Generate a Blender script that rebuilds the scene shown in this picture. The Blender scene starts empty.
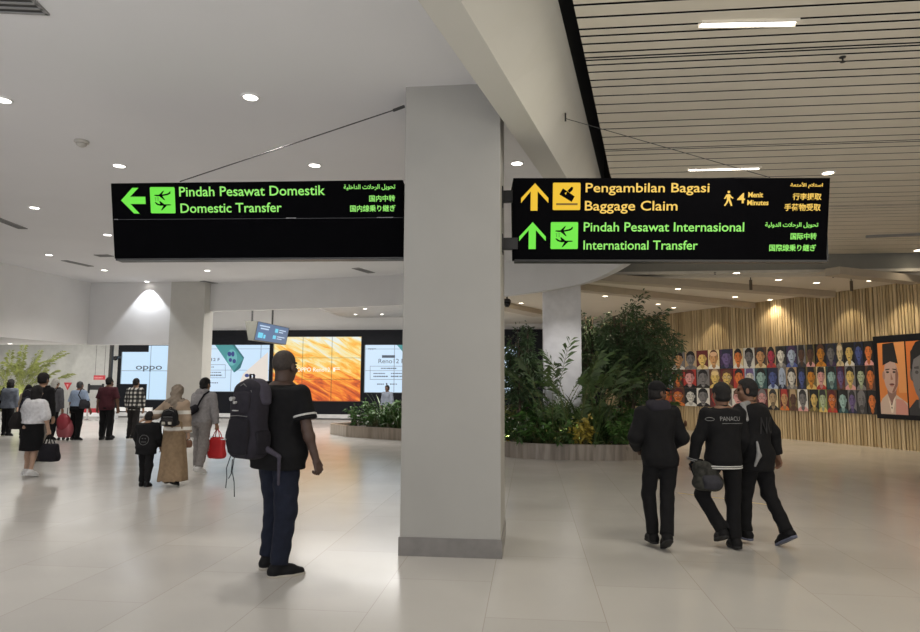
import bpy, bmesh, math, random
import numpy as np
from mathutils import Vector, Matrix, Euler
rnd = random.Random(7)
SC = bpy.context.scene
COL = SC.collection
R = math.radians

# ---------------------------------------------------------------- camera, world, exposure
EYE = 1.62
FPX = 660.0
YAW, PITCH, ROLL = R(6.05), math.atan(67 / 660), R(0.28)
cam_data = bpy.data.cameras.new('camera')
cam_data.sensor_width = 36.0
cam_data.lens = FPX / 920 * 36.0
cam_data.clip_end = 200
camera = bpy.data.objects.new('camera', cam_data)
CAM_M = Matrix.Rotation(YAW, 3, 'Z') @ Matrix.Rotation(math.pi / 2 + PITCH, 3, 'X') @ Matrix.Rotation(ROLL, 3, 'Z')
camera.matrix_world = Matrix.Translation((0, 0, EYE)) @ CAM_M.to_4x4()
COL.objects.link(camera)
SC.camera = camera
world = bpy.data.worlds.new('hall_daylight')
SC.world = world
world.use_nodes = True
world.node_tree.nodes['Background'].inputs[0].default_value = (0.80, 0.84, 0.95, 1)
world.node_tree.nodes['Background'].inputs[1].default_value = 0.38
SC.view_settings.view_transform = 'Standard'
SC.view_settings.look = 'None'
SC.view_settings.gamma = 1.0
SC.view_settings.exposure = -0.08
SC.cycles.max_bounces = 8
SC.cycles.sample_clamp_indirect = 4.0
SC.cycles.caustics_reflective = False
SC.cycles.caustics_refractive = False


def area_light(name, loc, size, power, color, rot=(0, 0, 0), size_y=None):
    l = bpy.data.lights.new(name, 'AREA')
    l.energy = power
    l.color = color
    l.size = size
    if size_y:
        l.shape = 'RECTANGLE'
        l.size_y = size_y
    o = bpy.data.objects.new(name, l)
    o.location = loc
    o.rotation_euler = rot
    COL.objects.link(o)
    return o


# added unseen area lights standing in for the rest of the hall's lamps
area_light('hall_lamps', (-5.0, -2.0, 4.5), 9.0, 190, (1.0, 0.96, 0.92), size_y=5.0)
area_light('concourse_lamps', (6.0, 2.0, 4.6), 6.0, 230, (1.0, 0.92, 0.80), size_y=4.0)
area_light('far_hall_lamps', (-5.0, 21.4, 4.48), 5.6, 420, (1.0, 0.97, 0.93), size_y=2.4)
area_light('far_left_hall_lamps', (-12.0, 21.0, 4.95), 6.0, 420, (1.0, 0.97, 0.93), size_y=2.4)
area_light('hall_uplighter', (-5.0, -3.5, 1.6), 10.0, 360, (0.97, 0.97, 1.0), rot=(R(150), 0, 0), size_y=3.0)  # added behind the camera to brighten the white ceiling from below
area_light('concourse_uplighter', (5.0, -3.0, 1.6), 8.0, 300, (1.0, 0.95, 0.84), rot=(R(150), 0, 0), size_y=3.0)  # added warm twin, lifts the slatted ceiling from out of view
area_light('side_bay_lamps', (-20.0, 23.5, 3.9), 7.0, 420, (1.0, 0.97, 0.92), size_y=6.0)


def spot(name, loc, power, color=(1, .93, .84), size=125, blend=.7, target=None, radius=.06):
    l = bpy.data.lights.new(name, 'SPOT')
    l.energy = power
    l.color = color
    l.spot_size = R(size)
    l.spot_blend = blend
    l.shadow_soft_size = radius
    o = bpy.data.objects.new(name, l)
    o.location = loc
    if target is not None:
        o.rotation_euler = (Vector(target) - Vector(loc)).to_track_quat('-Z', 'Y').to_euler()
    COL.objects.link(o)
    return o


# ---------------------------------------------------------------- measuring helpers (photo point -> place in the hall)
def ray(x, y):
    return CAM_M @ Vector(((x - 460) / FPX, -(y - 316) / FPX, -1))


def on_z(x, y, z=0.0):
    d = ray(x, y)
    return Vector((0, 0, EYE)) + d * ((z - EYE) / d.z)


def on_y(x, y, Y):
    d = ray(x, y)
    return Vector((0, 0, EYE)) + d * (Y / d.y)


# ---------------------------------------------------------------- tags, colours, materials
def tag(o, label=None, cat=None, group=None, kind=None):
    if label: o['label'] = label
    if cat: o['category'] = cat
    if group: o['group'] = group
    if kind: o['kind'] = kind
    return o


def lin(c):
    if isinstance(c, str):
        c = c.lstrip('#')
        c = [int(c[i:i + 2], 16) / 255 for i in (0, 2, 4)]
        return tuple(((v / 12.92) if v <= .04045 else ((v + .055) / 1.055) ** 2.4) for v in c)
    return tuple(c[:3])


_mats = {}


def nt_new(name):
    m = bpy.data.materials.new(name)
    m.use_nodes = True
    return m, m.node_tree.nodes, m.node_tree.links, m.node_tree.nodes['Principled BSDF']


def plain(name, color, rough=.6, metal=0.0, var=.06, scale=6.0, bump=0.0, coat=0.0, spec=.5):
    """a surface of one colour with a faint procedural mottling and optional bump"""
    if name in _mats: return _mats[name]
    m, N, L, B = nt_new(name)
    c = lin(color)
    tc = N.new('ShaderNodeTexCoord')
    no = N.new('ShaderNodeTexNoise'); no.inputs['Scale'].default_value = scale; no.inputs['Detail'].default_value = 4
    L.new(tc.outputs['Object'], no.inputs['Vector'])
    r = N.new('ShaderNodeValToRGB')
    r.color_ramp.elements[0].position = .3; r.color_ramp.elements[1].position = .7
    r.color_ramp.elements[0].color = (*[v * (1 - var) for v in c], 1)
    r.color_ramp.elements[1].color = (*[min(1, v * (1 + var)) for v in c], 1)
    L.new(no.outputs['Fac'], r.inputs['Fac']); L.new(r.outputs['Color'], B.inputs['Base Color'])
    B.inputs['Roughness'].default_value = rough
    B.inputs['Metallic'].default_value = metal
    B.inputs['Specular IOR Level'].default_value = spec
    if coat: B.inputs['Coat Weight'].default_value = coat
    if bump:
        b = N.new('ShaderNodeBump'); b.inputs['Strength'].default_value = bump; b.inputs['Distance'].default_value = .01
        L.new(no.outputs['Fac'], b.inputs['Height']); L.new(b.outputs['Normal'], B.inputs['Normal'])
    _mats[name] = m
    return m


def fabric(color, rough=.9):
    name = 'fabric_' + (color if isinstance(color, str) else '%.2f_%.2f_%.2f' % color)
    return plain(name, color, rough, 0, .14, 22.0, .35, spec=.25)


def glow(name, color, strength=1.0):
    if name in _mats: return _mats[name]
    m, N, L, B = nt_new(name)
    B.inputs['Base Color'].default_value = (*[v * .15 for v in lin(color)], 1)
    B.inputs['Roughness'].default_value = .4
    B.inputs['Emission Color'].default_value = (*lin(color), 1)
    B.inputs['Emission Strength'].default_value = strength
    _mats[name] = m
    return m


# ---------------------------------------------------------------- mesh building
class MB:
    def __init__(s):
        s.v = []; s.f = []; s.mi = []; s.c = []

    def face(s, pts, mi=0, col=None):
        b = len(s.v)
        s.v += [tuple(p) for p in pts]
        s.f.append(tuple(range(b, b + len(pts)))); s.mi.append(mi); s.c.append(col)
        return s

    def add(s, verts, faces, mi=0, col=None):
        b = len(s.v)
        s.v += [tuple(p) for p in verts]
        for f in faces:
            s.f.append(tuple(i + b for i in f)); s.mi.append(mi); s.c.append(col)
        return s

    def box(s, x0, x1, y0, y1, z0, z1, mi=0, M=None, col=None):
        vs = [Vector((x, y, z)) for z in (z0, z1) for y in (y0, y1) for x in (x0, x1)]
        if M is not None: vs = [M @ v for v in vs]
        return s.add(vs, [(0, 2, 3, 1), (4, 5, 7, 6), (0, 1, 5, 4), (2, 6, 7, 3), (0, 4, 6, 2), (1, 3, 7, 5)], mi, col)

    def prism(s, poly, z0, z1, mi=0, M=None):
        n = len(poly)
        vs = [Vector((p[0], p[1], z0)) for p in poly] + [Vector((p[0], p[1], z1)) for p in poly]
        if M is not None: vs = [M @ v for v in vs]
        fs = [tuple(reversed(range(n))), tuple(range(n, 2 * n))] + [(i, (i + 1) % n, (i + 1) % n + n, i + n) for i in range(n)]
        return s.add(vs, fs, mi)

    def tube(s, pts, r, n=8, mi=0, r1=None, caps=True):
        pts = [Vector(p) for p in pts]
        m = len(pts)
        vs = []
        prev = None
        for i, p in enumerate(pts):
            d = (pts[min(i + 1, m - 1)] - pts[max(i - 1, 0)])
            if d.length < 1e-9: d = Vector((0, 0, 1))
            d.normalize()
            if prev is None:
                a = d.orthogonal().normalized()
            else:
                a = prev - d * prev.dot(d)
                a = a.normalized() if a.length > 1e-6 else d.orthogonal().normalized()
            prev = a
            b = d.cross(a)
            rr = r if r1 is None else r + (r1 - r) * i / max(1, m - 1)
            vs += [p + (a * math.cos(t) + b * math.sin(t)) * rr for t in [2 * math.pi * k / n for k in range(n)]]
        fs = []
        for i in range(m - 1):
            for k in range(n):
                k2 = (k + 1) % n
                fs.append((i * n + k, i * n + k2, (i + 1) * n + k2, (i + 1) * n + k))
        if caps:
            fs.append(tuple(reversed(range(n)))); fs.append(tuple(range((m - 1) * n, m * n)))
        return s.add(vs, fs, mi)

    def lathe(s, prof, n=24, mi=0, c=(0, 0, 0)):
        vs = []
        for (r, z) in prof:
            vs += [(c[0] + r * math.cos(2 * math.pi * k / n), c[1] + r * math.sin(2 * math.pi * k / n), c[2] + z) for k in range(n)]
        fs = []
        for i in range(len(prof) - 1):
            for k in range(n):
                k2 = (k + 1) % n
                fs.append((i * n + k, i * n + k2, (i + 1) * n + k2, (i + 1) * n + k))
        fs.append(tuple(reversed(range(n)))); fs.append(tuple(range((len(prof) - 1) * n, len(prof) * n)))
        return s.add(vs, fs, mi)

    def build(s, name, mats, parent=None, loc=None, rotz=0.0, smooth=False, colors=False, bevel=0.0):
        me = bpy.data.meshes.new(name)
        me.from_pydata(s.v, [], s.f)
        if not isinstance(mats, (list, tuple)): mats = [mats]
        for m in mats: me.materials.append(m)
        me.polygons.foreach_set('material_index', s.mi)
        if smooth: me.polygons.foreach_set('use_smooth', [True] * len(s.f))
        if colors:
            a = me.color_attributes.new('print', 'FLOAT_COLOR', 'CORNER')
            buf = []
            for f, c in zip(s.f, s.c): buf += [*(c or (0, 0, 0)), 1.0] * len(f)
            a.data.foreach_set('color', buf)
        me.update()
        o = bpy.data.objects.new(name, me)
        COL.objects.link(o)
        if parent is not None: o.parent = parent
        if loc is not None: o.location = loc
        o.rotation_euler.z = rotz
        if bevel:
            b = o.modifiers.new('edge', 'BEVEL'); b.width = bevel; b.segments = 2; b.limit_method = 'ANGLE'
        return o


def empty(name, loc, rotz=0.0, label=None, cat=None, group=None):
    o = bpy.data.objects.new(name, None)
    o.location = loc
    o.rotation_euler.z = rotz
    o.empty_display_size = .2
    COL.objects.link(o)
    return tag(o, label, cat, group)


def copy_tree(o, parent=None):
    c = o.copy()
    COL.objects.link(c)
    if parent is not None: c.parent = parent
    for ch in list(o.children): copy_tree(ch, c)
    return c


def text_mesh(body, width=None, height=None, align='LEFT', bold=.012, extrude=.002):
    """lettering as bare geometry in its own plane: x along the line, y up, baseline at 0"""
    cu = bpy.data.curves.new('lettering', 'FONT')
    cu.body = body
    cu.offset = bold
    cu.extrude = extrude
    cu.resolution_u = 3
    o = bpy.data.objects.new('lettering', cu)
    COL.objects.link(o)
    dg = bpy.context.evaluated_depsgraph_get()
    dg.update()
    me = bpy.data.meshes.new_from_object(o.evaluated_get(dg))
    vs = np.empty(len(me.vertices) * 3); me.vertices.foreach_get('co', vs); vs = vs.reshape(-1, 3)
    fs = [tuple(p.vertices) for p in me.polygons]
    bpy.data.objects.remove(o); bpy.data.curves.remove(cu); bpy.data.meshes.remove(me)
    x0, x1 = vs[:, 0].min(), vs[:, 0].max()
    vs[:, 0] -= x0
    sx = (width / (x1 - x0)) if width else 1.0
    if height is None: sy = sx
    else: sy = height
    vs[:, 0] *= sx; vs[:, 1] *= sy
    if width is None: vs[:, 0] *= sy
    return vs, fs


# ---------------------------------------------------------------- soft solids: smooth unions of rounded shapes, meshed by surface nets
def V(*a): return np.array(a, float)


def cap(a, b, ra, rb, k=.02, cuta=False, cutb=False, op='u'):
    a = np.array(a, float); b = np.array(b, float)
    ab = b - a; L2 = float(ab @ ab) + 1e-12; L = math.sqrt(L2)
    r = max(ra, rb)

    def f(x, y, z):
        px, py, pz = x - a[0], y - a[1], z - a[2]
        t = (px * ab[0] + py * ab[1] + pz * ab[2]) / L2
        tc = np.clip(t, 0, 1)
        d = np.sqrt((px - tc * ab[0]) ** 2 + (py - tc * ab[1]) ** 2 + (pz - tc * ab[2]) ** 2) - (ra + (rb - ra) * tc)
        if cutb: d = np.maximum(d, (t - 1) * L)
        if cuta: d = np.maximum(d, -t * L)
        return d
    return (np.minimum(a, b) - r, np.maximum(a, b) + r, f, k, op)


def ell(c, r, Rm=None, k=.02, op='u'):
    c = np.array(c, float); r = np.array(r, float)
    m = r.max() if Rm is not None else r

    def f(x, y, z):
        px, py, pz = x - c[0], y - c[1], z - c[2]
        if Rm is not None:
            px, py, pz = (Rm[0, 0] * px + Rm[1, 0] * py + Rm[2, 0] * pz, Rm[0, 1] * px + Rm[1, 1] * py + Rm[2, 1] * pz,
                          Rm[0, 2] * px + Rm[1, 2] * py + Rm[2, 2] * pz)
        k0 = np.sqrt((px / r[0]) ** 2 + (py / r[1]) ** 2 + (pz / r[2]) ** 2)
        k1 = np.sqrt((px / r[0] ** 2) ** 2 + (py / r[1] ** 2) ** 2 + (pz / r[2] ** 2) ** 2) + 1e-9
        return k0 * (k0 - 1) / k1
    return (c - m, c + m, f, k, op)


def loft(st, e=2.0, k=.03, rnd_=.012, op='u', yaw=0.0):
    """stack of (z, cx, cy, half width, half depth) rings, smoothly interpolated; yaw turns every ring's axes"""
    st = np.array(sorted([tuple(map(float, s)) for s in st]))
    z = st[:, 0]
    zz = np.linspace(z[0], z[-1], max(24, 8 * len(z)))
    m = np.gradient(st[:, 1:], z, axis=0) if len(z) > 2 else np.repeat(((st[-1:, 1:] - st[:1, 1:]) / (z[-1] - z[0])), len(z), 0)
    out = np.empty((len(zz), 4))
    idx = np.clip(np.searchsorted(z, zz, side='right') - 1, 0, len(z) - 2)
    h = z[idx + 1] - z[idx]
    t = ((zz - z[idx]) / h)[:, None]
    h = h[:, None]
    out = ((2 * t ** 3 - 3 * t ** 2 + 1) * st[idx, 1:] + (t ** 3 - 2 * t ** 2 + t) * h * m[idx]
           + (-2 * t ** 3 + 3 * t ** 2) * st[idx + 1, 1:] + (t ** 3 - t ** 2) * h * m[idx + 1])
    ca, sa = math.cos(yaw), math.sin(yaw)
    ext = np.maximum(out[:, 2], out[:, 3]).max() if yaw else None
    ax = out[:, 2] if not yaw else np.full(len(zz), ext)
    ay = out[:, 3] if not yaw else np.full(len(zz), ext)
    lo = np.array([(out[:, 0] - ax).min(), (out[:, 1] - ay).min(), z[0]])
    hi = np.array([(out[:, 0] + ax).max(), (out[:, 1] + ay).max(), z[-1]])

    def f(x, y, zc):
        q = np.ravel(zc)
        cx, cy, a, b = [np.interp(q, zz, out[:, i]).reshape(np.shape(zc)) for i in range(4)]
        dx, dy = x - cx, y - cy
        if yaw: dx, dy = ca * dx + sa * dy, -sa * dx + ca * dy
        d = ((np.abs(dx / a) ** e + np.abs(dy / b) ** e) ** (1 / e) - 1) * np.minimum(a, b)
        dz = np.maximum(z[0] - zc, zc - z[-1])
        u, w = np.maximum(d + rnd_, 0), np.maximum(dz + rnd_, 0)
        return np.minimum(np.maximum(d, dz) + rnd_, 0) + np.sqrt(u * u + w * w) - rnd_
    return (lo, hi, f, k, op)


def nets(f, org, h):
    s = f < 0
    c = np.zeros(tuple(n - 1 for n in f.shape), np.int8)
    sl = [slice(0, -1), slice(1, None)]
    for i in (0, 1):
        for j in (0, 1):
            for k in (0, 1):
                c += s[sl[i], sl[j], sl[k]]
    mixed = (c > 0) & (c < 8)
    ids = -np.ones(c.shape, np.int64)
    I = np.argwhere(mixed)
    ids[mixed] = np.arange(len(I))
    acc = np.zeros((len(I), 3)); cnt = np.zeros(len(I))
    i, j, k = I.T
    for ax in range(3):
        o = [a for a in range(3) if a != ax]
        for p in (0, 1):
            for q in (0, 1):
                off = np.zeros(3, int); off[o[0]] = p; off[o[1]] = q
                a = f[i + off[0], j + off[1], k + off[2]]
                off2 = off.copy(); off2[ax] = 1
                b = f[i + off2[0], j + off2[1], k + off2[2]]
                cr = (a < 0) != (b < 0)
                t = np.where(cr, a / np.where(cr, a - b, 1), 0)
                P = np.repeat(off[None].astype(float), len(I), 0); P[:, ax] = t
                acc[cr] += P[cr]; cnt[cr] += 1
    vs = (I + acc / np.maximum(cnt, 1)[:, None]) * h + org
    faces = []
    for ax in range(3):
        u, w = [(1, 2), (2, 0), (0, 1)][ax]
        a = np.take(s, range(0, s.shape[ax] - 1), ax); b = np.take(s, range(1, s.shape[ax]), ax)
        E = np.argwhere(a != b)
        E = E[(E[:, u] > 0) & (E[:, w] > 0) & (E[:, u] < s.shape[u] - 1) & (E[:, w] < s.shape[w] - 1)]
        du = np.zeros(3, int); du[u] = 1
        dw = np.zeros(3, int); dw[w] = 1
        q = [ids[tuple((E - du - dw).T)], ids[tuple((E - dw).T)], ids[tuple(E.T)], ids[tuple((E - du).T)]]
        Q = np.stack(q, 1)
        flip = ~s[tuple(E.T)]
        Q[flip] = Q[flip][:, ::-1]
        faces.append(Q)
    F = np.concatenate(faces)
    return vs, F[(F >= 0).all(1)]


def solid(prims, h, planes=(), noise=0.0, nf=14.0, seed=0):
    lo = np.min([p[0] for p in prims if p[4] == 'u'], 0) - 3 * h - noise
    hi = np.max([p[1] for p in prims if p[4] == 'u'], 0) + 3 * h + noise
    n = np.ceil((hi - lo) / h).astype(int) + 1
    f = np.full(n, 1.0, np.float32)
    X = [lo[a] + h * np.arange(n[a]) for a in range(3)]
    for (a, b, fn, k, op) in prims:
        i0 = np.maximum(0, np.floor((a - k - 3 * h - lo) / h).astype(int)); i1 = np.minimum(n, np.ceil((b + k + 3 * h - lo) / h).astype(int) + 1)
        if (i1 <= i0).any(): continue
        sl = tuple(slice(p, q) for p, q in zip(i0, i1))
        d = fn(X[0][sl[0]][:, None, None], X[1][sl[1]][None, :, None], X[2][sl[2]][None, None, :])
        g = f[sl]
        if op == 'u':
            t = np.clip(.5 + .5 * (g - d) / k, 0, 1)
            f[sl] = g + (d - g) * t - k * t * (1 - t)
        else:
            t = np.clip(.5 - .5 * (g + d) / k, 0, 1)
            f[sl] = g + (-d - g) * t + k * t * (1 - t)
    x, y, z = X[0][:, None, None], X[1][None, :, None], X[2][None, None, :]
    if noise:
        r = random.Random(seed)
        n3 = nf if isinstance(nf, tuple) else (nf, nf, nf)
        for q in range(5):
            w = [r.uniform(-1, 1) * n3[_] * (1 + .5 * q) for _ in range(3)]
            f += (noise * .45 / (1 + .3 * q) * np.sin(w[0] * x + w[1] * y + w[2] * z + r.uniform(0, 6))).astype(np.float32)
    for pl in planes:
        ds = []
        for (pt, nn) in (pl if isinstance(pl, list) else [pl]):
            nn = np.array(nn, float); nn /= np.linalg.norm(nn)
            ds.append(((x - pt[0]) * nn[0] + (y - pt[1]) * nn[1] + (z - pt[2]) * nn[2]).astype(np.float32))
        d = ds[0]
        for q in ds[1:]: d = np.minimum(d, q)
        f = np.maximum(f, d)
    f[0] = f[-1] = 1; f[:, 0] = f[:, -1] = 1; f[:, :, 0] = f[:, :, -1] = 1
    return nets(f, lo, h)


def join_arrays(parts):
    vs, fs, b = [], [], 0
    for v, f in parts:
        vs.append(v); fs.append(f + b); b += len(v)
    return np.concatenate(vs), np.concatenate(fs)


def np_mesh(name, vf, mat, parent=None):
    v, f = vf
    me = bpy.data.meshes.new(name)
    me.vertices.add(len(v)); me.vertices.foreach_set('co', np.asarray(v, np.float32).ravel())
    me.loops.add(len(f) * 4); me.loops.foreach_set('vertex_index', np.asarray(f, np.int32).ravel())
    me.polygons.add(len(f)); me.polygons.foreach_set('loop_start', np.arange(0, len(f) * 4, 4, dtype=np.int32))
    me.polygons.foreach_set('use_smooth', np.ones(len(f), bool))
    me.materials.append(mat)
    me.update(calc_edges=True); me.validate()
    o = bpy.data.objects.new(name, me)
    COL.objects.link(o)
    if parent is not None: o.parent = parent
    return o
# ================================================================ the hall
CEIL = 4.6        # white ceiling
SOFFIT = 4.12     # skewed beam
FASC = 3.75       # underside of the curved bulkhead
SLAT = 4.7
BACKY = 28.6
ROOF = 6.1

M_white = plain('white_plaster', (.78, .78, .78), .75, var=.02, scale=1.5)
M_ceil = plain('white_ceiling_board', (.82, .82, .84), .8, var=.015, scale=.8)
M_beam = plain('cream_plaster', (.68, .67, .62), .75, var=.02, scale=1.2)
M_pillar = plain('pillar_plaster', (.375, .368, .345), .55, var=.035, scale=1.6)
M_skirt = plain('grey_stone_skirting', (.21, .20, .19), .4, var=.1, scale=9)
M_black = plain('black_board', (.006, .007, .011), .5, var=.1, spec=.2)
M_void = plain('black_void_lining', (.006, .006, .006), .95)
M_farceil = plain('beige_far_ceiling', (.72, .67, .59), .8, var=.02, scale=1)
M_fin = plain('taupe_ceiling_fin', (.50, .44, .36), .8, var=.03)
M_greyband = plain('grey_bulkhead', (.27, .27, .25), .7, var=.03)
M_trim = plain('pale_metal_trim', (.62, .60, .55), .4)
M_slat = plain('beige_metal_slat', (.80, .75, .65), .6, var=.03, scale=2)
M_dark = plain('dark_grey_metal', (.03, .03, .03), .5)
M_chrome = plain('brushed_steel', (.55, .55, .55), .3, 1.0)


def floor_material():
    m, N, L, B = nt_new('polished_floor_tiles')
    tc = N.new('ShaderNodeTexCoord')
    mp = N.new('ShaderNodeMapping'); mp.inputs['Rotation'].default_value = (0, 0, R(90)); mp.inputs['Location'].default_value = (.62, .32, 0)
    L.new(tc.outputs['Object'], mp.inputs['Vector'])
    br = N.new('ShaderNodeTexBrick')
    br.inputs['Scale'].default_value = 1.0
    br.inputs['Brick Width'].default_value = 1.66; br.inputs['Row Height'].default_value = .832
    br.inputs['Mortar Size'].default_value = .0035; br.inputs['Mortar Smooth'].default_value = .3; br.inputs['Bias'].default_value = 0
    br.inputs['Color1'].default_value = (.49, .475, .45, 1); br.inputs['Color2'].default_value = (.52, .505, .48, 1)
    br.inputs['Mortar'].default_value = (.40, .375, .335, 1)
    L.new(mp.outputs['Vector'], br.inputs['Vector'])
    no = N.new('ShaderNodeTexNoise'); no.inputs['Scale'].default_value = 1.3; no.inputs['Detail'].default_value = 6
    L.new(tc.outputs['Object'], no.inputs['Vector'])
    mx = N.new('ShaderNodeMix'); mx.data_type = 'RGBA'; mx.blend_type = 'MULTIPLY'; mx.inputs['Factor'].default_value = 1
    rp = N.new('ShaderNodeValToRGB'); rp.color_ramp.elements[0].color = (.93, .93, .93, 1); rp.color_ramp.elements[1].color = (1.05, 1.04, 1.03, 1)
    L.new(no.outputs['Fac'], rp.inputs['Fac']); L.new(br.outputs['Color'], mx.inputs['A']); L.new(rp.outputs['Color'], mx.inputs['B'])
    L.new(mx.outputs['Result'], B.inputs['Base Color'])
    rr = N.new('ShaderNodeMapRange'); rr.inputs['To Min'].default_value = .15; rr.inputs['To Max'].default_value = .25
    L.new(no.outputs['Fac'], rr.inputs['Value']); L.new(rr.outputs['Result'], B.inputs['Roughness'])
    B.inputs['Specular IOR Level'].default_value = .5
    return m


def structure(o, label, cat):
    return tag(o, label, cat, kind='structure')


structure(MB().box(-27, 14, -7, 31, -.12, 0).build('floor', floor_material()), 'large pale polished tile floor of the hall', 'floor')

# beam edges at SOFFIT height
BL = [(-.717, 4.05), (.165, 7.88)]
BR = [(-.44, 4.08), (.45, 7.9)]


def along(line, Y):
    (x0, y0), (x1, y1) = line
    return (x0 + (x1 - x0) * (Y - y0) / (y1 - y0), Y)


FAS = [(-9.75, 18.98), (-8.2, 18.75), (-6.63, 18.45), (-5.1, 18.15), (-3.55, 17.75), (-2.05, 17.05), (-.62, 16.1), (.35, 15.2), (1.08, 14.2), (1.42, 13.2), (1.6, 12.3), (1.66, 11.7), (1.58, 11.2), (1.42, 10.95), (1.2, 11.0)]


def smooth_line(P, n=5):
    out = []
    for i in range(len(P) - 1):
        p0, p1, p2, p3 = [np.array(P[min(max(i + d, 0), len(P) - 1)]) for d in (-1, 0, 1, 2)]
        for q in range(n):
            t = q / n
            out.append(tuple(.5 * ((2 * p1) + (p2 - p0) * t + (2 * p0 - 5 * p1 + 4 * p2 - p3) * t * t + (3 * p1 - p0 - 3 * p2 + p3) * t ** 3)))
    return out + [tuple(P[-1])]


FASC_LINE = smooth_line(FAS)
ceil_poly = [along(BR, -6), along(BR, 10.9)] + FASC_LINE[::-1][1:] + [(-9.75, 18.64), (-13.3, 18.64), (-13.3, -6)]
structure(MB().prism(ceil_poly, CEIL, CEIL + .08).build('ceiling', M_ceil), 'flat white ceiling of the hall on the left', 'ceiling')
f = MB()
n = len(FASC_LINE)
for i in range(n - 1):
    a, b = FASC_LINE[i], FASC_LINE[i + 1]
    ta = Vector((b[0] - a[0], b[1] - a[1], 0)).normalized()
    nn = Vector((-ta.y, ta.x, 0)) * .15
    f.face([(*a, FASC), (*b, FASC), (*b, CEIL + .3), (*a, CEIL + .3)])
    f.face([(a[0] + nn.x, a[1] + nn.y, FASC), (a[0] + nn.x, a[1] + nn.y, CEIL + .3), (b[0] + nn.x, b[1] + nn.y, CEIL + .3), (b[0] + nn.x, b[1] + nn.y, FASC)])
    f.face([(*a, FASC), (a[0] + nn.x, a[1] + nn.y, FASC), (b[0] + nn.x, b[1] + nn.y, FASC), (*b, FASC)])
structure(f.build('wall_bulkhead', M_white, smooth=False), 'white curved bulkhead closing the far edge of the white ceiling', 'bulkhead')
poly = [along(BL, -6), along(BL, 11.0), along(BR, 11.0), along(BR, -6)]
tp = [on_z(558, 0, 4.8), on_z(579, 90, 4.8), on_z(601, 178, 4.8)]
tl = [(tp[0].x, tp[0].y), (tp[2].x, tp[2].y)]
bm = MB()
ys = [-6 + 17.0 * q / 24 for q in range(25)]
sec = [[(*along(BL, y), SOFFIT), (*along(BR, y), SOFFIT), (*along(tl, y), 4.8), (*along(tl, y), ROOF), (*along(BL, y), ROOF)] for y in ys]
bm.add(sum(sec, []), [(0, 1, 2, 3, 4), (124, 123, 122, 121, 120)], 0)
for q in range(24):
    b5 = 5 * q
    for k in range(5): bm.f.append((b5 + k, b5 + k + 5, b5 + (k + 1) % 5 + 5, b5 + (k + 1) % 5)); bm.mi.append(1 if k == 2 else 0); bm.c.append(None)
structure(bm.build('wall_beam', [M_beam, M_void]), 'deep cream plaster beam running skewed above the pillar', 'beam')

# slatted ceiling with the uneven slat rhythm of the photo
ED = [(-1.4, -5), (.36, 5.11), (.67, 6.79), (1.22, 9.81), (1.75, 11.8), (2.4, 16.4)]


def slat_edge(Y):
    return float(np.interp(Y, [p[1] for p in ED], [p[0] for p in ED]))


SY = [5.38, 5.57, 5.69, 5.83, 5.99, 6.09, 6.14, 6.24, 6.39, 6.57, 6.73, 6.95, 7.18, 7.42, 7.7, 7.9, 8.17, 8.43, 8.62, 8.68, 8.85, 9.11, 9.39, 9.67, 10.01, 10.37, 10.67, 11.02, 11.26, 11.55, 11.78, 11.84, 11.98, 12.2, 12.42, 12.65, 12.97,
      13.3, 13.65, 14.02, 14.41, 14.6, 14.83, 15.26, 15.72, 16.25]
y = 5.38
while y > 2.2:
    y -= .19
    SY.insert(0, round(y, 2))
s = MB()
for a, b in zip(SY[:-1], SY[1:]):
    g = .018
    s.add([(slat_edge(a + g), a + g, SLAT), (14, a + g, SLAT), (14, b - g, SLAT), (slat_edge(b - g), b - g, SLAT),
           (slat_edge(a + g), a + g, SLAT + .004), (14, a + g, SLAT + .004), (14, b - g, SLAT + .004), (slat_edge(b - g), b - g, SLAT + .004)],
          [(0, 3, 2, 1), (4, 5, 6, 7), (0, 1, 5, 4), (1, 2, 6, 5), (2, 3, 7, 6), (3, 0, 4, 7)])
structure(s.build('ceiling_slatted', M_slat), 'ceiling of long beige metal slats on the right', 'ceiling')
structure(MB().box(-27, 14, -7, 31, ROOF, ROOF + .1).build('ceiling_void', M_void), 'black void lining above the ceilings', 'ceiling')

# grey bulkhead closing the slats, pale trim under it
b = MB().box(1.75, 14, 16.3, 16.5, 4.34, 6.0)
structure(b.build('wall_slat_end', M_greyband), 'grey bulkhead at the far end of the slatted ceiling', 'bulkhead')
structure(MB().box(1.5, 14, 16.26, 16.54, 4.27, 4.34).build('trim_1', M_trim), 'thin pale strip under the grey bulkhead', 'trim')

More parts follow.
